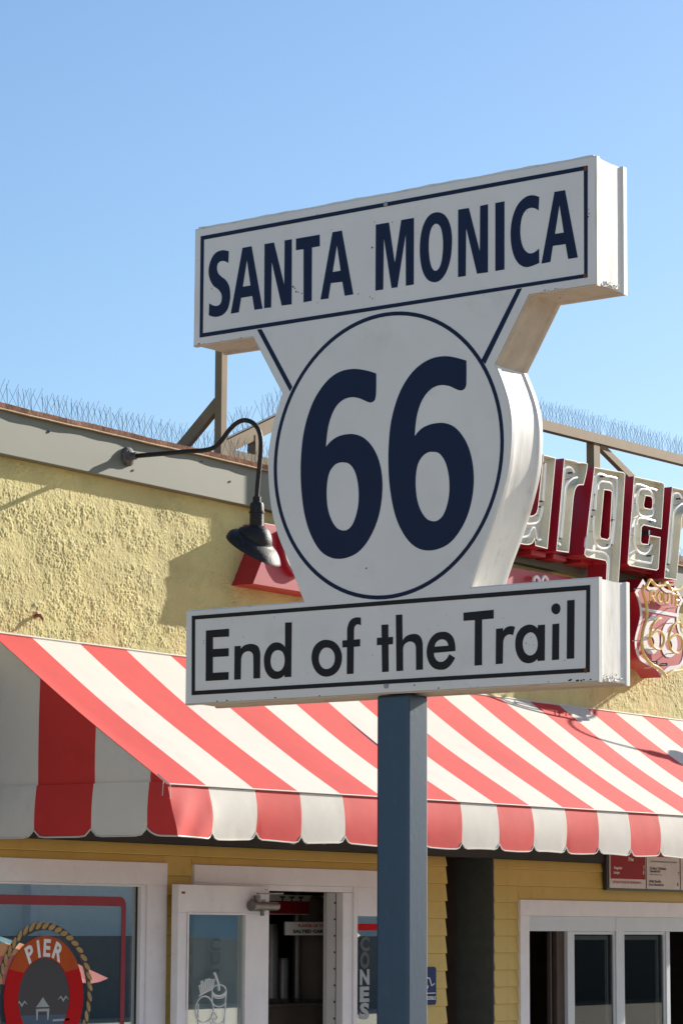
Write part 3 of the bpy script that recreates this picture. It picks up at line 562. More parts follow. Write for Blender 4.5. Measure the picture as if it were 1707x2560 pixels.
GL = [
 (G1, 'navy', [[(285,268),(220,258,1),(150,290,1),(105,370,1),(88,460,1),(100,540,1),(135,605,1),(180,640,1),(210,680,1),(217,730,1),(205,780,1),(175,802,1),(135,800,1),(95,778),(90,895),(125,907,1),(170,910,1),(225,890,1),(270,840,1),(292,770,1),(299,690,1),(288,610,1),(255,550,1),(210,515,1),(180,480,1),(169,435,1),(178,390,1),(205,366,1),(245,365,1),(280,383)]]),
 (G1, 'navy', [[(420,235),(508,219),(615,830),(537,842),(515,706),(406,724),(382,866),(305,879)],[(463,350),(498,603),(422,616)]]),
 (G1, 'navy', [[(635,198),(727,182),(828,600),(832,162),(902,150),(900,787),(803,800),(705,368),(699,818),(632,826)]]),
 (G1, 'navy', [[(943,145),(1174,105),(1176,218),(1099,231),(1096,753),(1017,768),(1017,247),(943,258)]]),
 (G1, 'navy', [[(1300,82),(1391,66),(1503,690),(1420,704),(1396,566),(1283,580),(1259,731),(1183,741)],[(1343,205),(1380,458),(1301,472)]]),
 (G2, 'navy', [[(208,481),(378,452),(455,985),(540,420),(704,392),(702,1262),(600,1278),(598,598),(488,1298),(413,1308),(312,650),(303,1326),(203,1342)]]),
 (G2, 'navy', [S_([(1005,318),(1100,350),(1165,450),(1197,600),(1198,770),(1175,950),(1120,1110),(1040,1210),(960,1232),(880,1195),(820,1090),(788,930),(782,780),(795,620),(835,470),(905,360)]), S_([(1000,468),(1045,500),(1073,590),(1085,710),(1080,850),(1060,980),(1025,1060),(985,1083),(945,1055),(915,970),(900,850),(897,740),(905,630),(930,530),(965,480)])]),
 (G2, 'navy', [[(1282,285),(1420,262),(1565,835),(1568.5,235.5),(1670.5,213.5),(1669.5,1101.5),(1528.5,1121.5),(1385,515),(1380,1150),(1281,1165)]]),
 (G3, 'navy', [[(303,302),(422,280),(421,1170),(303,1190)]]),
 (G3, 'navy', [[(875,222),(780,200,1),(690,230,1),(600,320,1),(540,450,1),(510,590,1),(503,730,1),(515,870,1),(550,1000,1),(605,1090,1),(670,1133,1),(740,1136,1),(875,1085),(873,897),(830,935,1),(775,960,1),(720,948,1),(670,890,1),(640,800,1),(628,690,1),(635,560,1),(660,460,1),(710,388,1),(770,364,1),(820,372,1),(866,398)]]),
 (G3, 'navy', [[(1075,157),(1212,134),(1378,1012),(1254,1033),(1220,838),(1053,862),(1020,1072),(905,1094)],[(1140,322),(1197,688),(1080,707)]]),
 (G6a, 'navy', [[(900,230),(780,195,1),(660,182,1),(530,205,1),(420,270,1),(320,380,1),(235,520,1),(170,690,1),(125,880,1),(102,1080,1),(95,1290,1),(105,1500,1),(130,1700,1),(175,1880,1),(240,2030,1),(320,2140,1),(410,2195,1),(500,2212,1),(600,2195,1),(700,2145,1),(790,2050,1),(870,1910,1),(925,1760,1),(957,1590,1),(967,1430,1),(955,1270,1),(915,1120,1),(850,1000,1),(770,920,1),(690,885,1),(610,878,1),(510,898,1),(430,945,1),(363,1017),(375,890,1),(395,770,1),(435,650,1),(490,560,1),(560,505,1),(640,484,1),(720,495,1),(790,525,1),(835,540,1),(875,525,1),(893,485,1),(900,400,1)], S_([(545,1180),(610,1195),(665,1260),(700,1370),(714,1500),(710,1630),(685,1750),(645,1850),(595,1900),(545,1908),(485,1885),(430,1810),(390,1700),(372,1560),(375,1420),(400,1290),(450,1215),(495,1187)])]),
 (G6b, 'navy', [[(922,178),(790,142,1),(690,131,1),(570,150,1),(450,210,1),(340,310,1),(240,460,1),(170,630,1),(120,830,1),(97,1030,1),(90,1240,1),(98,1450,1),(125,1660,1),(170,1850,1),(235,2000,1),(320,2120,1),(420,2190,1),(530,2208,1),(640,2185,1),(740,2130,1),(830,2030,1),(910,1890,1),(965,1730,1),(995,1560,1),(1000,1400,1),(980,1230,1),(935,1080,1),(865,960,1),(790,885,1),(715,852,1),(640,844,1),(540,860,1),(445,905,1),(370,988),(380,860,1),(400,740,1),(440,620,1),(500,525,1),(570,465,1),(650,440,1),(740,450,1),(810,482,1),(858,497,1),(895,485,1),(917,450,1),(922,360,1)], S_([(565,1153),(625,1165),(685,1235),(722,1340),(740,1460),(740,1590),(718,1720),(675,1830),(620,1885),(565,1896),(500,1870),(440,1790),(400,1680),(382,1550),(382,1420),(403,1290),(450,1205),(510,1160)])]),
 (G4, 'sign_black', [[(258,378),(484,360),(483,437),(326,445),(326,560),(481,551),(479,630),(326,638),(325,792),(480,784),(478,860),(255,873)]]),
 (G4, 'sign_black', [[(538,532),(598,528),(597,560),(625,530,1),(670,512,1),(720,511,1),(765,532,1),(785,580,1),(789,640),(787,845),(723,849),(722,640),(712,600,1),(685,582,1),(650,584,1),(618,608,1),(602,655),(598,857),(535,860)]]),
 (G4, 'sign_black', [[(1033,300),(1098,297),(1092,832),(1027,835),(1026,810),(990,842,1),(930,853,1),(880,830,1),(840,770,1),(826,690,1),(830,620,1),(860,550,1),(905,505,1),(960,494,1),(1005,512,1),(1032,545)], S_([(960,570),(1000,582),(1022,620),(1029,670),(1020,725),(995,765),(955,779),(915,760),(893,715),(890,665),(903,610),(928,580)])]),
 (G5, 'sign_black', [S_([(235,274),(290,290),(335,330),(365,390),(373,450),(362,520),(330,580),(280,620),(215,634),(155,615),(105,560),(80,490),(78,420),(98,350),(140,300),(185,277)]), S_([(228,349),(265,362),(295,400),(304,450),(295,505),(265,545),(220,560),(180,545),(152,500),(146,445),(160,395),(190,358)])]),
 (G5, 'sign_black', [[(378,280),(424,276),(424,200),(430,140,1),(455,85,1),(500,56,1),(557,56),(558,130),(525,121,1),(500,140,1),(491,175),(490,272),(551,266),(550,337),(489,342),(486,605),(421,609),(423,345),(379,348)]]),
 (G5, 'sign_black', [[(760,126),(826,122),(827,248),(873,244),(872,315),(828,319),(830,585),(766,590),(762,323),(715,326),(716,254),(762,251)]]),
 (G5, 'sign_black', [[(901,29),(963,25),(966,282),(1000,240,1),(1060,217,1),(1115,222,1),(1150,260,1),(1163,320),(1165,564),(1099,569),(1097,350),(1085,310,1),(1050,290,1),(1010,298,1),(980,325,1),(970,368),(971,576),(906,580)]]),
 (G5, 'sign_black', [[(1482,383),(1480,320,1),(1460,250,1),(1415,205,1),(1360,194,1),(1290,212,1),(1235,270,1),(1206,350,1),(1205,430,1),(1230,505,1),(1275,552,1),(1335,567,1),(1390,557,1),(1440,515,1),(1480,450),(1424,414),(1400,455,1),(1370,482,1),(1335,490,1),(1300,475,1),(1278,440,1),(1272,402)], [(1278,341),(1290,305,1),(1320,277,1),(1355,268,1),(1390,280,1),(1408,305,1),(1414,330)]]),
 (G7, 'sign_black', [[(30,460),(292,434),(292,510),(191,519),(190,915),(126,921),(129,524),(30,530)]]),
 (G7, 'sign_black', [[(313,600),(374,594),(373,622),(400,590,1),(440,576,1),(477,583),(460,655),(425,648,1),(390,670,1),(374,715),(371,903),(310,908)]]),
 (G7, 'sign_black', [[(677,568),(738,563),(736,876),(674,881),(673,860),(640,888,1),(590,900,1),(535,880,1),(495,820,1),(480,740,1),(490,660,1),(525,600,1),(580,567,1),(630,567,1),(675,597)], S_([(615,630),(650,648),(670,690),(676,735),(665,790),(635,825),(595,830),(560,800),(545,745),(550,690),(575,648)])]),
 (G7, 'sign_black', [[(803,560),(862,553),(860,868),(799,873)]]), (G7, 'sign_black', [S_([(838,378),(865,395),(872,425),(862,458),(835,474),(808,462),(794,432),(802,398)])]),
 (G7, 'sign_black', [[(932,353),(996,347),(992,858),(928,862)]]),
]
for (ox, oy, s), m, loops in GL:
    plate('letter', [[SP(ox+p[0]/s, oy+p[1]/s) for p in smooth_path(l, 5)] for l in loops], m)
f = MB()    # bolt heads
for (px, py) in ((965, 511), (966, 1715)): u, z = SP(px, py); f.rings([[(u+r*math.cos(a), y, z+r*math.sin(a)) for a in np.linspace(0, 2*math.pi, 9)[:-1]][::-1] for (y, r) in ((0, .009), (-.004, .009), (-.006, .005))])
f.build('bolt', 'galvanised', SG)
f = MB()    # chips, scratches and dirt specks
def blot(u, z, r, e=1.0):
    flat_shape(f, [[(u+r*random.uniform(.6, 1.2)*math.cos(t), z+r*e*random.uniform(.5, 1.2)*math.sin(t)) for t in np.linspace(0, 2*math.pi, 9)[:-1]]], lambda p: (p[0], -.0008, p[1]), (0, -1, 0), .0004, sides=False)
for (px, py, r) in ((733, 717, .004), (741, 729, .004), (746, 731, .003), (755, 734, .003), (738, 721, .003), (736, 719, .002), (896, 735, .003), (925, 742, .0025), (931, 747, .0025), (930, 619, .004), (955, 622, .003), (981, 556, .0025), (1471, 524, .002), (1472, 534, .003), (1470, 542, .003), (1400, 745, .002), (916, 1421, .0035), (510, 1602, .0022), (510, 1608, .0022), (609, 1592, .002), (1071, 1702, .003), (1036, 1713, .003), (1327, 1594, .0016), (1315, 1608, .0022), (1322, 1612, .0016), (1411, 1651, .002), (530, 722, .0025)): blot(*SP(px, py), r)
for i in range(60): blot(random.uniform(-.86, .79), random.uniform(2.45, 2.74) if i % 2 else random.uniform(3.72, 4.12), random.uniform(.0008, .002))
for i in range(22):    # grime collecting on the lower lips
    if i < 12: blot(random.uniform(-.88, .79), 2.4315+random.uniform(0, .004), random.uniform(.002, .006), .5)
    else: blot(random.choice((random.uniform(-.86, -.61), random.uniform(.56, .79))), 3.7135+random.uniform(0, .003), random.uniform(.002, .005), .5)
for i in range(7): blot(.72+random.uniform(-.03, .07), 2.431+random.uniform(0, .008), .005, .6)
tag(f.build('dirt_speck', 'grime', SG), None, None, kind='stuff')
f = MB()
for (px, py) in ((1463, 422), (1462, 689), (1464, 1676)): u, z = SP(px, py); flat_shape(f, [[(u+.006*math.cos(t), z+.009*math.sin(t)) for t in np.linspace(0, 2*math.pi, 9)[:-1]]], lambda p: (p[0], -.0021, p[1]), (0, -1, 0), .0004, sides=False)
f.build('rust_stain', 'rust_spot', SG)
# crumpled foil-like caulk at the ends and dents on the end plates (faces the street)
for (zb, u0_, sd_) in ((2.430, .800, 1), (3.712, .8045, 2)):
    f = MB(); rg_ = np.random.default_rng(sd_); D_ = rg_.random((27, 31))
    f.grid(lambda u, v: (u0_-.006+(D_[int(round(u*26)), int(round(v*30))]**1.5)*.013*math.exp(-v*2.6)*(1 if .03 < u < .97 else 0)*(1 if v < .97 else 0)+(-.004 if v > .9 else 0), .034+.128*u, zb+.002+.085*v), 26, 30)
    f.build('peeling_paint', 'sign_edge', SG)

f = MB(); f.box(-.089, .037, .012, .042, .152, 2.4265); po = f.build('post', 'post_blue', SG, bevel=.009)
f = MB(); f.box(-.17, -.03, 0, .12, .215, .012); f.build('base_plate', 'post_blue', SG, bevel=.003)

# ================================================================== gooseneck lamps
def make_lamp(label):
    X = 11.604; Z0 = 4.135; t = thing('gooseneck_lamp', label, 'wall lamp', (X, -.062, Z0), 0., 'gooseneck lamps along the fascia')
    f = MB()
    def dsc(rs): f.rings([[(r*math.cos(a), y, r*math.sin(a)) for a in np.linspace(0, 2*math.pi, 25)[:-1]] for (y, r) in rs])
    dsc([(0, .052), (-.012, .052), (-.018, .046), (-.026, .030), (-.034, .020), (-.060, .020), (-.064, .016)]); f.build('wall_plate', 'iron_plate', t, smooth=True)
    f = MB()
    for a in (45, 135, 225, 315): f.tube([(.036*math.cos(R_(a)), -.014, .036*math.sin(R_(a))), (.036*math.cos(R_(a)), -.022, .036*math.sin(R_(a)))], .006, 6)
    f.build('screw', 'brushed', t)
    pts = [(-.03, 0), (-.20, -.004), (-.40, -.008), (-.52, -.012), (-.58, -.002), (-.625, .028), (-.665, .070), (-.71, .105), (-.76, .122), (-.81, .112), (-.852, .080), (-.874, .035), (-.880, -.020), (-.876, -.090), (-.866, -.180), (-.858, -.262), (-.857, -.30)]
    q = smooth_path(S_(pts), 4, False); f = MB(); f.tube([(0, p[0], p[1]) for p in q], .0125, 12); f.build('arm', 'iron', t, smooth=True)
    cy = -.857; f = MB()
    f.rings([[(r*math.cos(a), cy+r*math.sin(a), z) for a in np.linspace(0, 2*math.pi, 25)[:-1]][::-1] for (z, r) in ((-.285, .014), (-.287, .021), (-.315, .022), (-.319, .032), (-.330, .036), (-.362, .037), (-.364, .041), (-.372, .041), (-.374, .036), (-.44, .037), (-.455, .040))]); f.build('socket', 'iron', t, smooth=True)
    # angled reflector: neck circle blends into a rim tilted down towards the wall
    cr = np.array([-.836+0, -.560]); rim_r = .187; rings = []
    tilt = R_(34)
    def ring(k, cyy, czz, r, tl): return [(r*math.cos(a), cyy+r*math.sin(a)*math.cos(tl)*1.0, czz+r*math.sin(a)*math.sin(tl)) for a in np.linspace(0, 2*math.pi, 41)[:-1]]
    P = [(0, .040, -.440, 0), (.05, .062, -.443, .15), (.12, .082, -.452, .35), (.2, .098, -.465, .55), (.28, .108, -.478, .72), (.36, .114, -.492, .86), (.42, .113, -.500, .95), (.46, .118, -.503, 1), (.55, .138, -.509, 1), (.7, .158, -.519, 1), (.85, .173, -.532, 1), (.95, .183, -.547, 1), (1, .187, -.560, 1), (1, .191, -.5605, 1), (1, .191, -.565, 1), (1, .184, -.565, 1)]
    P = [(k, max(.040, r*.83), z, tl) for (k, r, z, tl) in P]
    for (k, r, z, tl) in P: rings.append(ring(k, -.857+k*.018, z+0, r, tilt*tl))
    for (k, r, z, tl) in P[:12][::-1]: rings.append(ring(k, -.857+k*.018, z-.006, max(r-.005, .01), tilt*tl))
    f = MB(); f.rings(rings, cap0=False, cap1=False); f.build('shade', 'iron', t, smooth=True)
    f = MB(); f.tube([(0, -.857, -.45), (0, -.855, -.49), (0, -.853, -.53)], [.018, .03, .012], 12); f.build('bulb', 'neon_white', t, smooth=True)
    return t
lamp = make_lamp('black gooseneck lamp with angled shade reaching over the yellow wall beside the 66 circle')
l2 = lamp.copy(); col.objects.link(l2); l2.location = (19.15, -.062, 4.135); l2['label'] = 'black gooseneck lamp farther along the fascia, casting its hooked shadow on the awning'
for ch in lamp.children: c = ch.copy(); col.objects.link(c); c.parent = l2

# small rusty hook stub low on the stucco
p = W(98, 1540, -.02); t = thing('rusty_hook', 'small rusty bolt stub sticking out of the yellow stucco above the awning corner', 'hook', tuple(p))
f = MB(); f.tube([(p[0]-.01, .01, p[2]+.005), (p[0], -.03, p[2]+.002), (p[0]+.004, -.045, p[2]-.02)], [.009, .010, .007], 7); f.build('stub', 'rust', t)
f = MB(); f.rings([[(p[0]-.008+.02*math.cos(a), y, p[2]+.005+.02*math.sin(a)) for a in np.linspace(0, 2*math.pi, 9)[:-1]] for y in (0, -.008)]); f.build('washer', 'rust', t)

# ================================================================== roof truss behind the parapet
TR = thing('roof_sign_frame', 'tan steel frame of posts and rails standing on the roof behind the signs', 'steel frame', (12.6, .15, 4.2))
YT = .12; Xp0, Xp1 = W(536.6+17, 1000, YT)[0], W(568, 1000, YT)[0]
f = MB(); f.box(Xp0, YT, 4.05, Xp1, YT+.048, 5.0); f.build('post', 'steel_tan', TR, bevel=.002)
pb = PX(470, 1113, Xp0+.03); pt = PX(545, 1000, Xp0+.03)
f = MB(); f.bar((Xp0+.028, pb[1]+.05, pb[2]-.02), (Xp0+.028, YT+.035, W(545, 1000, YT)[2]+.0), .040, .065); f.build('back_brace', 'steel_tan', TR)
f = MB(); a1 = W(560, 1126, YT); a2 = W(700, 1158, YT); f.box(Xp1, YT+.01, 4.05, 18.5, YT+.07, a1[2]+.02); f.build('bottom_rail', 'steel_tan', TR)
b1 = W(560, 1120, YT+.03); b2 = W(760, 1022, YT+.03)
f = MB(); f.bar((b1[0], YT+.04, b1[2]), (b2[0], YT+.04, b2[2]), .05, .075); f.build('diagonal_rail', 'steel_tan', TR)
f = MB(); f.box(W(643, 1100, YT)[0], YT+.012, 4.05, W(657, 1100, YT)[0], YT+.07, W(650, 1088, YT)[2]); f.build('upright', 'steel_tan', TR)
YR = .12
rA, rB = W(1300, 1044, YR), W(1740, 1156, YR)
f = MB(); f.bar((rA[0], YR+.05, rA[2]), (rB[0], YR+.05, rB[2]), .06, .068); f.build('top_rail', 'steel_tan', TR)
f = MB(); f.box(W(1493, 1120, YR)[0]+.0, YR+.03, 4.1, W(1508, 1120, YR)[0], YR+.09, W(1500, 1104, YR)[2]); f.build('upright', 'steel_tan', TR)
c1 = W(1513, 1110, YR); c2 = W(1592, 1190, YR); f = MB(); dd = Vector(c2-c1)*.9; f.bar((c1[0], YR+.06, c1[2]), (c2[0]+dd.x, YR+.06, c2[2]+dd.z), .04, .05); f.build('diagonal_brace', 'steel_tan', TR)
f = MB(); f.bar((W(1690, 1340, YR)[0]-.2, YR+.06, 4.30), (W(1707, 1320, YR)[0]+.5, YR+.06, 5.0), .04, .06); f.build('diagonal_brace', 'steel_tan', TR)

# ================================================================== bird spikes
def spikes(label, pfun, n, h, loc, spread=.03):
    t = thing('bird_spikes', label, 'bird spikes', loc, group='bird spike strips along the roof edge')
    f = MB(); wires = MB()
    for i in range(n):
        p = Vector(pfun(i/n)); q = Vector(pfun((i+1)/n)); hh = h*random.uniform(.9, 1.12)
        if random.random() < .05: continue
        p = p+Vector((random.gauss(0, .006), 0, 0))
        for (sx, sy_, k) in ((-spread*1.2, -.02, .98), (spread*1.5, -.03, 1.08), (.004, .02, .9), (-spread*.9, .04, 1.0)):
            sx += random.gauss(0, .009); wires.tube([tuple(p), tuple(p+Vector((sx, sy_, hh*k)))], .001, 3, caps=False)
    b = [Vector(pfun(i/40)) for i in range(41)]; f.tube([tuple(v+Vector((0, 0, .002))) for v in b], .005, 4); f.build('base_strip', 'slate', t)
    w_ = wires.build('spike', 'wire', t); w_['kind'] = 'stuff'
spikes('bird spikes along the rusty coping left of the steel post', lambda k: (9.6+2.95*k, .0, 4.27), 62, .118, (9.6, 0, 4.27))
spikes('bird spikes on the coping behind the neon letters', lambda k: (12.6+6*k, .0, 4.27), 118, .118, (12.6, 0, 4.27))
spikes('bird spikes on the sloping rail beside the lamp hook', lambda k: (b1[0]+(b2[0]-b1[0])*k, YT+.04, b1[2]+.045+(b2[2]-b1[2])*k), 16, .13, (b1[0], YT, b1[2]), .035)
spikes('dense bird spikes on the tan top rail at the right', lambda k: (rA[0]+(rB[0]-rA[0])*k, YR+.05, rA[2]+.038+(rB[2]-rA[2])*k), 58, .125, tuple(rA), .035)
spikes('faint bird spikes standing behind the tops of the neon letters', lambda k: (15.6+3.2*k, .55, 4.82), 60, .12, (15.6, .55, 4.8), .035)

# ================================================================== long red sign board
RBd = thing('sign_board', 'long red sign board with slanted end mounted under the fascia behind the road sign', 'sign board', (14, -.075, 3.7))
YB = -.152; z_ = lambda x: 0
tl = W(657, 1309, YB); bl = W(631, 1459.6, YB)
pts = [(12.72, 3.915), (15.44, 3.952), (16.24, 3.962), (16.02, 3.80), (16.24, 3.60), (15.4, 3.555), (12.62, 3.551), (12.70, 3.70)]
notch = [(12.724, 3.908), (16.20, 3.962), (16.05, 3.76), (16.2, 3.56), (12.620, 3.551), (12.755, 3.775)]
f = MB(); f.rings([[(x, y, z) for (x, z) in notch] for y in (-.001, YB)]); f.build('board', 'sign_red', RBd, bevel=.003)
f = MB(); g1 = W(675, 1440, YB); 
hb = W(722, 1402, YB)
flat_shape(f, [smooth_path([(hb[0]-.11, hb[2]+.16), (hb[0]+.12, hb[2]+.16), (hb[0]+.12, hb[2]-.04, 1), (hb[0]+.04, hb[2]-.075, 1), (hb[0]-.04, hb[2]-.03, 1), (hb[0]-.085, hb[2]+.04, 1)], 5)], lambda p: (p[0], YB-.03, p[1]), (0, -1, 0), .004, 0); f.build('letter_fragment', 'channel_cream', RBd)
f = MB(); flat_shape(f, [smooth_path([(hb[0]-.11, hb[2]+.16), (hb[0]+.14, hb[2]+.16), (hb[0]+.14, hb[2]-.05, 1), (hb[0]+.04, hb[2]-.085, 1), (hb[0]-.05, hb[2]-.04, 1), (hb[0]-.095, hb[2]+.04, 1)], 5)], lambda p: (p[0], YB, p[1]), (0, -1, 0), .029, 0); f.build('letter_side', 'channel_red', RBd)
f = MB()
for px in (1340, 1361): p = W(px, 1452, YB-.03); r_ = .028; f.tube([(p[0]+r_*math.cos(a)*1.3, YB-.03, p[2]+r_*math.sin(a)) for a in np.linspace(-.3, math.pi+.3, 14)], .011, 8)
f.build('script_top', 'neon_white', RBd, smooth=True)

# ================================================================== neon channel letters
BG = thing('neon_letter_sign', 'row of large cream faced red channel letters with unlit neon tubes above the fascia', 'neon sign', (15.5, -.3, 4.1))
YL = -.30; G5c = (1280, 1100, 3.672)
def LP(x, y): p = W(G5c[0]+x/G5c[2], G5c[1]+y/G5c[2], YL); return (p[0], p[2])
def channel(outer, holes, tubes, posts=()):
    o2 = [LP(*p) for p in smooth_path(outer, 4)]; h2 = [[LP(*p) for p in smooth_path(h, 4)] for h in holes]; DEP = .145
    f = MB()
    f.rings([[(p[0], y, p[1]) for p in (o2 if y_i == 0 else o2)] for y_i, y in enumerate((YL, YL+DEP))], cap0=False, cap1=True)
    for h in h2: f.rings([[(p[0], y, p[1]) for p in h] for y in (YL, YL+DEP-.002)], cap0=False, cap1=False)
    root = f.build('letter', 'channel_red', BG)
    f = MB(); io = inset(o2, .006); ih = [inset(h, -.006) for h in h2]
    f.rings([[(p[0], y, p[1]) for p in io] for y in (YL, YL+.055)], cap0=False, cap1=False)
    for h in ih: f.rings([[(p[0], y, p[1]) for p in h] for y in (YL, YL+.055)], cap0=False, cap1=False)
    n = len(o2)
    def rim(a, b):
        k = len(f.v); m = len(a); f.v += [(p[0], YL, p[1]) for p in a]+[(p[0], YL, p[1]) for p in b]
        for i in range(m): j = (i+1) % m; f.f.append((k+i, k+j, k+m+j, k+m+i)); f.m.append(0)
    rim(o2, io)
    for h, i2 in zip(h2, ih): rim(h, i2)
    flat_shape(f, [[tuple(p) for p in io]]+[[tuple(p) for p in h][::-1] for h in ih], lambda p: (p[0], YL+.0555, p[1]), (0, -1, 0), .0005, sides=False)
    f.build('trough', 'channel_cream', root)
    f = MB(); e = MB()
    for tb in tubes:
        q = smooth_path(tb, 5, False); P3 = [(*LP(*p),) for p in q]; P3 = [(a, YL+.006, b) for (a, b) in P3]; f.tube(P3, .0078, 8)
        for k in (0, -1): e.tube([P3[k], (P3[k][0], YL+.05, P3[k][2])], .006, 6)
        for k in range(5, len(P3)-2, 11): e.tube([(P3[k][0], YL+.006, P3[k][2]), (P3[k][0], YL+.055, P3[k][2])], .0016, 4)
    if tubes: f.build('neon_tube', 'neon_white', root, smooth=True); tag(e.build('tube_support', 'electrode', root), None, None, kind='stuff')
def shift(path, dx, dy): return [(p[0]+dx, p[1]+dy, *p[2:]) for p in path]
rO = [(475, 168), (585, 193), (605, 205), (662, 207, 1), (690, 222, 1), (652, 415), (605, 418, 1), (578, 452, 1), (560, 540), (517, 1035), (403, 1018)]
rT = [[(445, 965), (420, 940), (447, 640, 1), (488, 258), (535, 252, 1), (570, 298)], [(600, 345), (555, 355, 1), (510, 400, 1), (495, 470), (455, 900)]]
channel(rO, [], rT)
channel([(752, 247), (1018, 295), (1035, 312), (962, 1500), (850, 1480), (866, 1140), (855, 1108), (680, 1075), (660, 1050)], [[(842, 458), (895, 465), (912, 480), (890, 890), (872, 912), (815, 898), (805, 875)]],
        [[(770, 500), (775, 330, 1), (800, 310, 1), (865, 330)], [(870, 332), (955, 350, 1), (968, 375, 1), (955, 640, 1), (925, 960)], [(765, 330), (735, 560, 1), (700, 800, 1), (672, 990, 1), (700, 1010, 1), (800, 1025, 1), (860, 1045, 1), (885, 1090, 1), (868, 1400)], [(755, 700), (752, 840, 1), (775, 960, 1), (830, 995, 1), (885, 980, 1), (912, 900, 1), (935, 740)], [(938, 730), (930, 470, 1), (905, 400, 1), (860, 385, 1), (810, 385, 1), (782, 440, 1), (765, 640)]])
channel([(1116, 332), (1375, 388), (1394, 405), (1368, 818), (1205, 782), (1186, 800), (1178, 928), (1190, 950), (1245, 956), (1258, 873), (1358, 892), (1340, 1180), (1322, 1198), (1075, 1155), (1056, 1132)], [[(1220, 512), (1268, 520), (1284, 540), (1283, 615), (1270, 633), (1215, 622), (1204, 600)]],
        [[(1325, 460), (1260, 440)], [(1245, 437), (1150, 405, 1), (1128, 420, 1), (1110, 560, 1), (1098, 650)], [(1098, 700), (1085, 900, 1), (1070, 1080, 1), (1090, 1095, 1), (1180, 1115, 1), (1275, 1130), (1290, 1060)], [(1295, 590), (1300, 540, 1), (1270, 470, 1), (1220, 450, 1), (1170, 460, 1), (1150, 540, 1), (1155, 640, 1), (1175, 690, 1), (1240, 705, 1), (1285, 690, 1), (1298, 625)], [(1312, 745), (1180, 715, 1), (1145, 740, 1), (1130, 850, 1), (1130, 960, 1), (1160, 1025, 1), (1220, 1045, 1), (1260, 1010, 1), (1285, 960)]])
channel([(x+990 if i not in (3, 4, 5, 6, 7) else x+980, y+250+(12 if i in (0, 1) else 0), *r) for i, (x, y, *r) in enumerate(rO)], [], [shift(tb, 990, 238) for tb in rT])
channel([(20, 75), (120, 95), (75, 560), (90, 650, 1), (140, 690, 1), (195, 690, 1), (225, 655, 1), (240, 560), (285, 132), (398, 163), (322, 1000), (212, 972), (203, 912), (180, 950, 1), (140, 963, 1), (60, 945, 1), (-10, 880, 1), (-40, 780, 1), (-35, 640)], [],
        [[(312, 212), (290, 560)], [(283, 610), (265, 690, 1), (230, 755, 1), (150, 770, 1), (60, 750)], [(60, 890), (140, 880, 1), (175, 820, 1), (200, 805, 1), (225, 850, 1), (240, 910, 1), (265, 915)]])
# B stands wholly behind the road sign
channel([(-190, 10), (-30, 40), (0, 60), (-20, 380), (-50, 420), (-30, 470), (-60, 860), (-90, 885), (-250, 850)], [], [])
f = MB(); f.box(13.76, YL, 4.045, 14.15, YL+.14, 4.76); f.build('hidden_shadow_block', 'channel_red', BG)  # plain unseen block, added to cast a shadow edge on fascia and wall
f = MB(); f.box(13.9, -.155, 4.12, 17.6, -.085, 4.20); f.build('raceway', 'slate', BG)
f = MB(); f.box(13.9, .06, 4.28, 17.45, .10, 4.56); f.build('back_panel', 'slate', BG)
for x in (14.3, 15.1, 15.9, 16.7, 17.4): f = MB(); f.box(x, -.0845, 4.13, x+.05, .0595, 4.5); f.build('bracket', 'slate', BG)
f = MB()
for (px0, px1, py0, py1) in ((125, 260, 1005, 1085), (325, 450, 1045, 1120), (585, 800, 1090, 1180), (985, 1280, 1165, 1250), (1330, 1440, 1230, 1320)):
    f = MB(); a, b = W(1280+px0/3.672, 1100+py0/3.672, -.16), W(1280+px1/3.672, 1100+py1/3.672, -.16); f.box(a[0], -.20, min(b[2], a[2])-.0, b[0], -.066, a[2]); f.build('mounting_block', 'sign_red', BG, bevel=.006)

# ================================================================== Route 66 shield
SHY = -.26
SH = thing('neon_shield_sign', 'red shield shaped route sign with white outline and yellow neon tubing at the right edge', 'neon sign', (17, SHY, 3.3))
def HP(x, y, Y=SHY): p = W(1540+x/7.84, 1420+y/7.84, Y); return (p[0], p[2])
so_ = [(510, 212), (620, 360, 1), (730, 370, 1), (845, 270), (930, 390, 1), (1060, 430, 1), (1140, 345), (1305, 640), (1225, 800, 1), (1200, 1000, 1), (1225, 1200, 1), (1320, 1400, 1), (1335, 1700, 1), (1240, 1950, 1), (1020, 2010, 1), (880, 2145), (760, 1985, 1), (600, 1900, 1), (450, 1800, 1), (370, 1620, 1), (350, 1400, 1), (400, 1180, 1), (445, 1000, 1), (455, 850, 1), (420, 650, 1), (350, 470)]
s2 = [HP(*p) for p in smooth_path(so_, 5)]
f = MB(); f.rings([[(p[0], y, p[1]) for p in s2] for y in (-.10, SHY)]); f.build('shield_body', 'sign_red', SH)
f = MB(); f.box(16.74, -.16, 3.55, 17.1, -.001, 3.98); f.box(17.1, -.10, 3.45, 17.6, -.001, 3.9); f.build('bracket_box', 'sign_red', SH)
f = MB(); si = inset(s2, .026); flat_shape(f, [[tuple(p) for p in s2], [tuple(p) for p in si][::-1]], lambda p: (p[0], SHY-.0005, p[1]), (0, -1, 0), .003)
flat_shape(f, [[HP(455, 770), HP(1220, 900), HP(1205, 965), HP(465, 830)]], lambda p: (p[0], SHY-.001, p[1]), (0, -1, 0), .003)
f.build('white_outline', 'shield_white', SH)
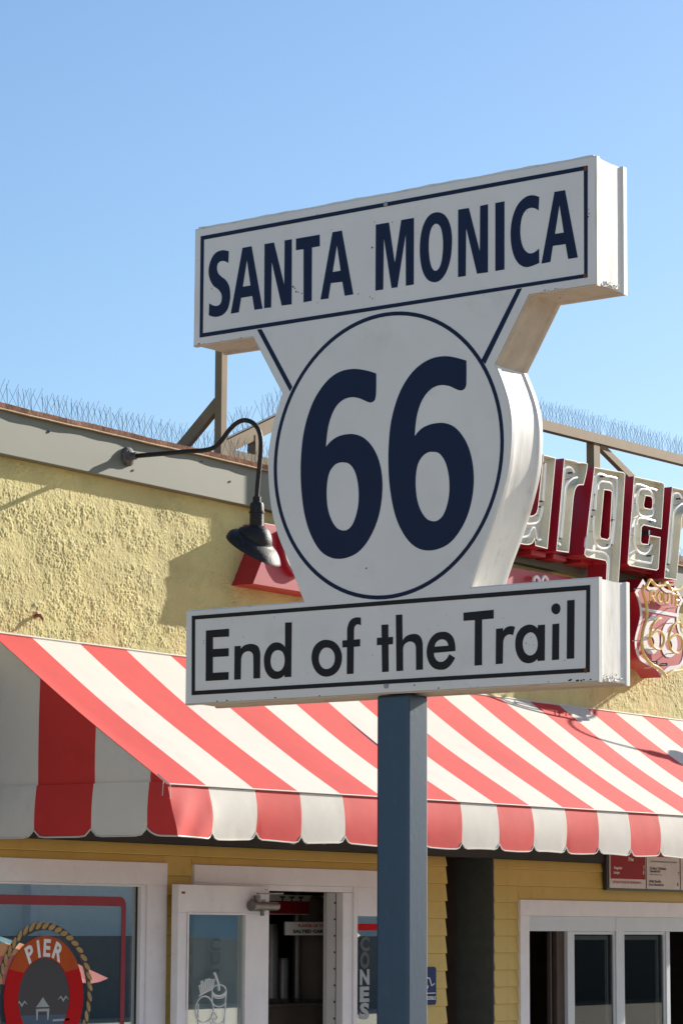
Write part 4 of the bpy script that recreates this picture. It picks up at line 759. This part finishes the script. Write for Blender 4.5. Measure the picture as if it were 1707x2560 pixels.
six = [[(770, 935), (700, 930, 1), (620, 1000, 1), (545, 1150, 1), (515, 1350, 1), (530, 1550, 1), (600, 1670, 1), (700, 1690, 1), (790, 1620, 1), (830, 1480, 1), (820, 1330, 1), (770, 1230, 1), (690, 1190, 1), (620, 1220), (660, 1100, 1), (770, 1020)], S_([(660, 1340), (720, 1400), (725, 1500), (670, 1560), (610, 1500), (595, 1400)])]
for dx, dy in ((0, 0), (350, 60)):
    f = MB(); flat_shape(f, [[HP(*p) for p in smooth_path(shift(l, dx, dy), 4)] for l in six], lambda p: (p[0], SHY-.001, p[1]), (0, -1, 0), .003); f.build('painted_digit', 'shield_white', SH)
def HT(path, r=.0115, Y=SHY-.075, nm='neon_tube', closed=False):
    f = MB(); q = smooth_path(path, 5, closed); q = q+[q[0]] if closed else q; f.tube([(HP(*p, Y)[0], Y, HP(*p, Y)[1]) for p in q], r, 8); return f.build(nm, 'neon_yellow', SH, smooth=True)
HT([(570, 385), (640, 250, 1), (670, 240, 1), (750, 330, 1), (800, 355, 1), (900, 345, 1), (970, 295, 1), (1060, 410, 1), (1110, 430, 1), (1200, 420, 1), (1290, 370, 1), (1380, 420, 1), (1450, 480)])
HT([(525, 385), (520, 480, 1), (570, 640, 1), (595, 800, 1), (585, 1000, 1), (530, 1180, 1), (495, 1400, 1), (510, 1600, 1), (570, 1760, 1), (690, 1890, 1), (820, 1960, 1), (960, 2110)])
HT([(960, 2115), (1080, 2030, 1), (1200, 2010, 1), (1330, 1970, 1), (1420, 1850, 1), (1450, 1700)])
for dx, dy in ((0, 0), (360, 75)): HT(shift([(870, 990), (790, 1010, 1), (720, 1100, 1), (665, 1250, 1), (660, 1400, 1), (710, 1530, 1), (790, 1590, 1), (850, 1585, 1), (910, 1500, 1), (925, 1370, 1), (880, 1270, 1), (810, 1230, 1), (740, 1260, 1), (690, 1310)], dx, dy), .009)
LT = {'R': [[(-60, 200), (-60, 10), (20, 0, 1), (40, 50, 1), (0, 100, 1), (-50, 100)], [(-20, 105), (40, 210)]], 'O': [[(0, 0, 1), (45, 60, 1), (45, 140, 1), (0, 205, 1), (-45, 140, 1), (-45, 60, 1), (0, 0, 1)]], 'U': [[(-45, 0), (-45, 130, 1), (0, 205, 1), (45, 130, 1), (45, 0)]], 'T': [[(-50, 5), (60, 10)], [(5, 5), (5, 205)]], 'E': [[(55, 5), (-30, 5), (-40, 200), (50, 205)], [(-35, 100), (30, 105)]]}
for ch, x, y in (('R', 600, 440), ('R', 710, 450), ('O', 850, 460), ('U', 970, 480), ('T', 1085, 500), ('E', 1190, 530)):
    if ch == 'R' and x == 600: continue
    for st in LT[ch]: HT([(p[0]*.9+x, p[1]*1.0+y, *p[2:]) for p in st], .008, SHY-.06, 'neon_letter')
f = MB()
for (x, y) in ((520, 400), (490, 1415), (760, 1850), (950, 1890), (740, 1020), (1100, 1080), (780, 1590), (1150, 1670), (720, 1950), (1170, 780), (1030, 720), (640, 680)):
    p = HP(x, y, SHY-.07); f.tube([(p[0], SHY-.072, p[1]), (p[0], SHY, p[1])], .0035, 6)
tag(f.build('tube_support', 'shield_white', SH), None, None, kind='stuff')
f = MB()
for (x, y) in ((760, 1850), (950, 1890)): p = HP(x, y, SHY-.03); f.tube([(p[0], SHY-.05, p[1]), (p[0], SHY, p[1])], .010, 8)
tag(f.build('electrode_cap', 'electrode', SH), None, None, kind='stuff')

# ================================================================== outdoor menu board under the awning
YM = -.05
MN = thing('menu_board', 'outdoor menu board of red and white panels mounted under the awning by the service window', 'menu board', (17, YM, 2.0))
f = MB(); zb_ = 1.929; zt2 = 2.30
xa, xb, xc, xd = [W(px, 2225, YM)[0] for px in (1521, 1614, 1699, 1780)]
f.box(xa-.025, YM+.002, zb_-.012, 19.0, -.018, zt2); f.build('backing', 'electrode', MN, bevel=.002)
for i, (a, b) in enumerate(((xa, xb-.008), (xb, xc-.008), (xc, xd))):
    f = MB(); f.box(a+.006, YM-.004, zb_+.004, b-.004, YM+.0015, zt2-.01); f.build('panel', 'menu_white', MN)
hm = zt2-zb_
f = MB(); f.box(xa+.02, YM-.0055, 1.995, xb-.02, YM-.0042, 2.17); f.box(xb+.005, YM-.0055, 2.155, xc-.012, YM-.0042, 2.20); f.build('red_panel', 'menu_red', MN)
def MT(s, m, px, py, h, wd): p = W(px, py, YM-.006); text_mesh('lettering', s, m, (p[0], YM-.0056, p[2]), (1, 0, 0), (0, 0, 1), h, wd, MN, bold=.03)
MT('Fries', 'print_white', 1570, 2152, .026, .07); MT('Regular', 'print_white', 1534, 2172, .017, .115); MT('Large', 'print_white', 1533, 2183.5, .017, .08); MT('7', 'print_white', 1607, 2174, .026, .016); MT('8', 'print_white', 1606, 2186, .026, .016)
MT("LET'S EAT PICKLES OR UPGRADE MY 8", 'print_red', 1531, 2207.5, .016, .40)
MT('ALL SANDWICHES SERVED WITH LETTUCE & TOMATO', 'print_black', 1625, 2155, .009, .39)
MT('Crispy Chicken', 'print_black', 1624, 2173, .017, .235); MT('Sandwich', 'print_black', 1624, 2180.5, .017, .15); MT('lettuce, pickles, slaw', 'print_black', 1624, 2187, .007, .17); MT('Wild Pacific', 'print_black', 1621, 2206, .017, .18); MT('Ono Sandwich', 'print_black', 1620.5, 2214, .017, .22)
MT('7', 'print_black', 1694, 2189, .026, .018); MT('8', 'print_black', 1691.5, 2215.5, .026, .018)

# accessible sign on the siding behind the blue post
sx1, sz1, sz0 = 14.725, W(1078, 2417)[2], W(1070, 2512)[2]
AC = thing('accessible_sign', 'small blue wheelchair accessible sign half hidden behind the blue post', 'sign', (14.6, -.03, sz0))
f = MB(); rr = .02
o_ = []
for (cx2, cz3, a0) in ((sx1-rr, sz1-rr, 0), (14.50+rr, sz1-rr, 90), (14.50+rr, sz0+rr, 180), (sx1-rr, sz0+rr, 270)): o_ += [(cx2+rr*math.cos(R_(a0+k*15)), cz3+rr*math.sin(R_(a0+k*15))) for k in range(7)]
flat_shape(f, [o_], lambda p: (p[0], -.019, p[1]), (0, -1, 0), .004); f.build('plate', 'access_blue', AC)
f = MB(); zc = sz0+.16
f.tube([(14.60+.035*math.cos(a), -.0245, zc-.03+.035*math.sin(a)) for a in np.linspace(1.2, 5.9, 14)], .004, 4); f.tube([(14.60, -.0245, zc+.05), (14.60, -.0245, zc+.005), (14.645, -.0245, zc+.0), (14.67, -.0245, zc-.045), (14.70, -.0245, zc-.033)], .005, 4)
f.tube([(14.60, -.0245, zc+.068), (14.60, -.0245, zc+.069)], .01, 8); f.box(14.53, -.0245, sz0+.068, 14.715, -.0235, sz0+.073); f.build('pictogram', 'print_white', AC)
text_mesh('lettering', 'ACCESSIBLE', 'print_white', (14.535, -.0245, sz0+.032), (1, 0, 0), (0, 0, 1), .020, .18, AC, bold=.03)

# ================================================================== across the promenade (seen only mirrored in the glass)
t = thing('promenade_building', 'plain pale building across the promenade, mirrored in the shop windows', 'building', (50, -26, 0))
f = MB(); f.box(30, -34, 0, 58, -26, 6); f.build('wall', 'pale_building', t)
for i in range(6): f = MB(); f.box(30+i*3.7, -26.0, 0, 30.3+i*3.7, -25.8, 6); f.build('pilaster', 'trim_white', t)
f = MB(); f.box(29.6, -34.4, 6, 58.4, -25.6, 6.3); f.build('roof', 'dark_roof', t)
t = thing('dark_reflection_block', 'added dark building beyond the pale one, darkening the window reflections', 'building', (66, -26, 0))  # added so the glass mirrors dark here instead of bright sky
f = MB(); f.box(59, -34, 0, 120, -26, 7); f.build('wall', 'dark_roof', t); f = MB(); f.box(58.8, -34.3, 7, 120.3, -25.7, 7.3); f.build('roof', 'slate', t)
t = thing('promenade_railing_wall', 'low dark wall along the far side of the promenade, mirrored in the glass', 'wall', (60, -24, 0))
f = MB(); f.box(30, -24.3, 0, 120, -24, 1.5); f.build('wall', 'slate', t)
def umbrella(x, y, zt, R, cols, label, ztop):
    t = thing('patio_umbrella', label, 'umbrella', (x, y, 0), group='patio umbrellas on the promenade')
    f = MB(); n = 8
    for i in range(n):
        a0, a1 = 2*math.pi*i/n, 2*math.pi*(i+1)/n
        f.grid(lambda u, v: (x+R*v*math.cos(a0+(a1-a0)*u)*(1-.08*math.sin(math.pi*u)*v), y+R*v*math.sin(a0+(a1-a0)*u)*(1-.08*math.sin(math.pi*u)*v), zt+(ztop-zt)*(1-v)**.85-.03*math.sin(math.pi*u)*(v)), 4, 5, lambda a, b, i=i: (b if len(cols) == 5 else i) % len(cols))
    f.build('canopy', cols, t); f = MB(); f.tube([(x, y, 0), (x, y, ztop+.05)], .022, 8); f.build('pole', 'trim_white', t)
umbrella(14.9, -4.0, 1.30, 1.05, ['cloth_navy', 'cloth_teal', 'cloth_orange', 'cloth_red', 'cloth_red'], 'rainbow striped patio umbrella mirrored in the display window', 1.68)
umbrella(17.75, -3.6, 1.60, .9, ['cloth_sky', 'cloth_yellow', 'cloth_sky', 'cloth_sky'], 'blue and yellow patio umbrella mirrored in the door glass', 2.2)

for o in bpy.data.objects:
    for k in ('_world', '_local'):
        if k in o: del o[k]
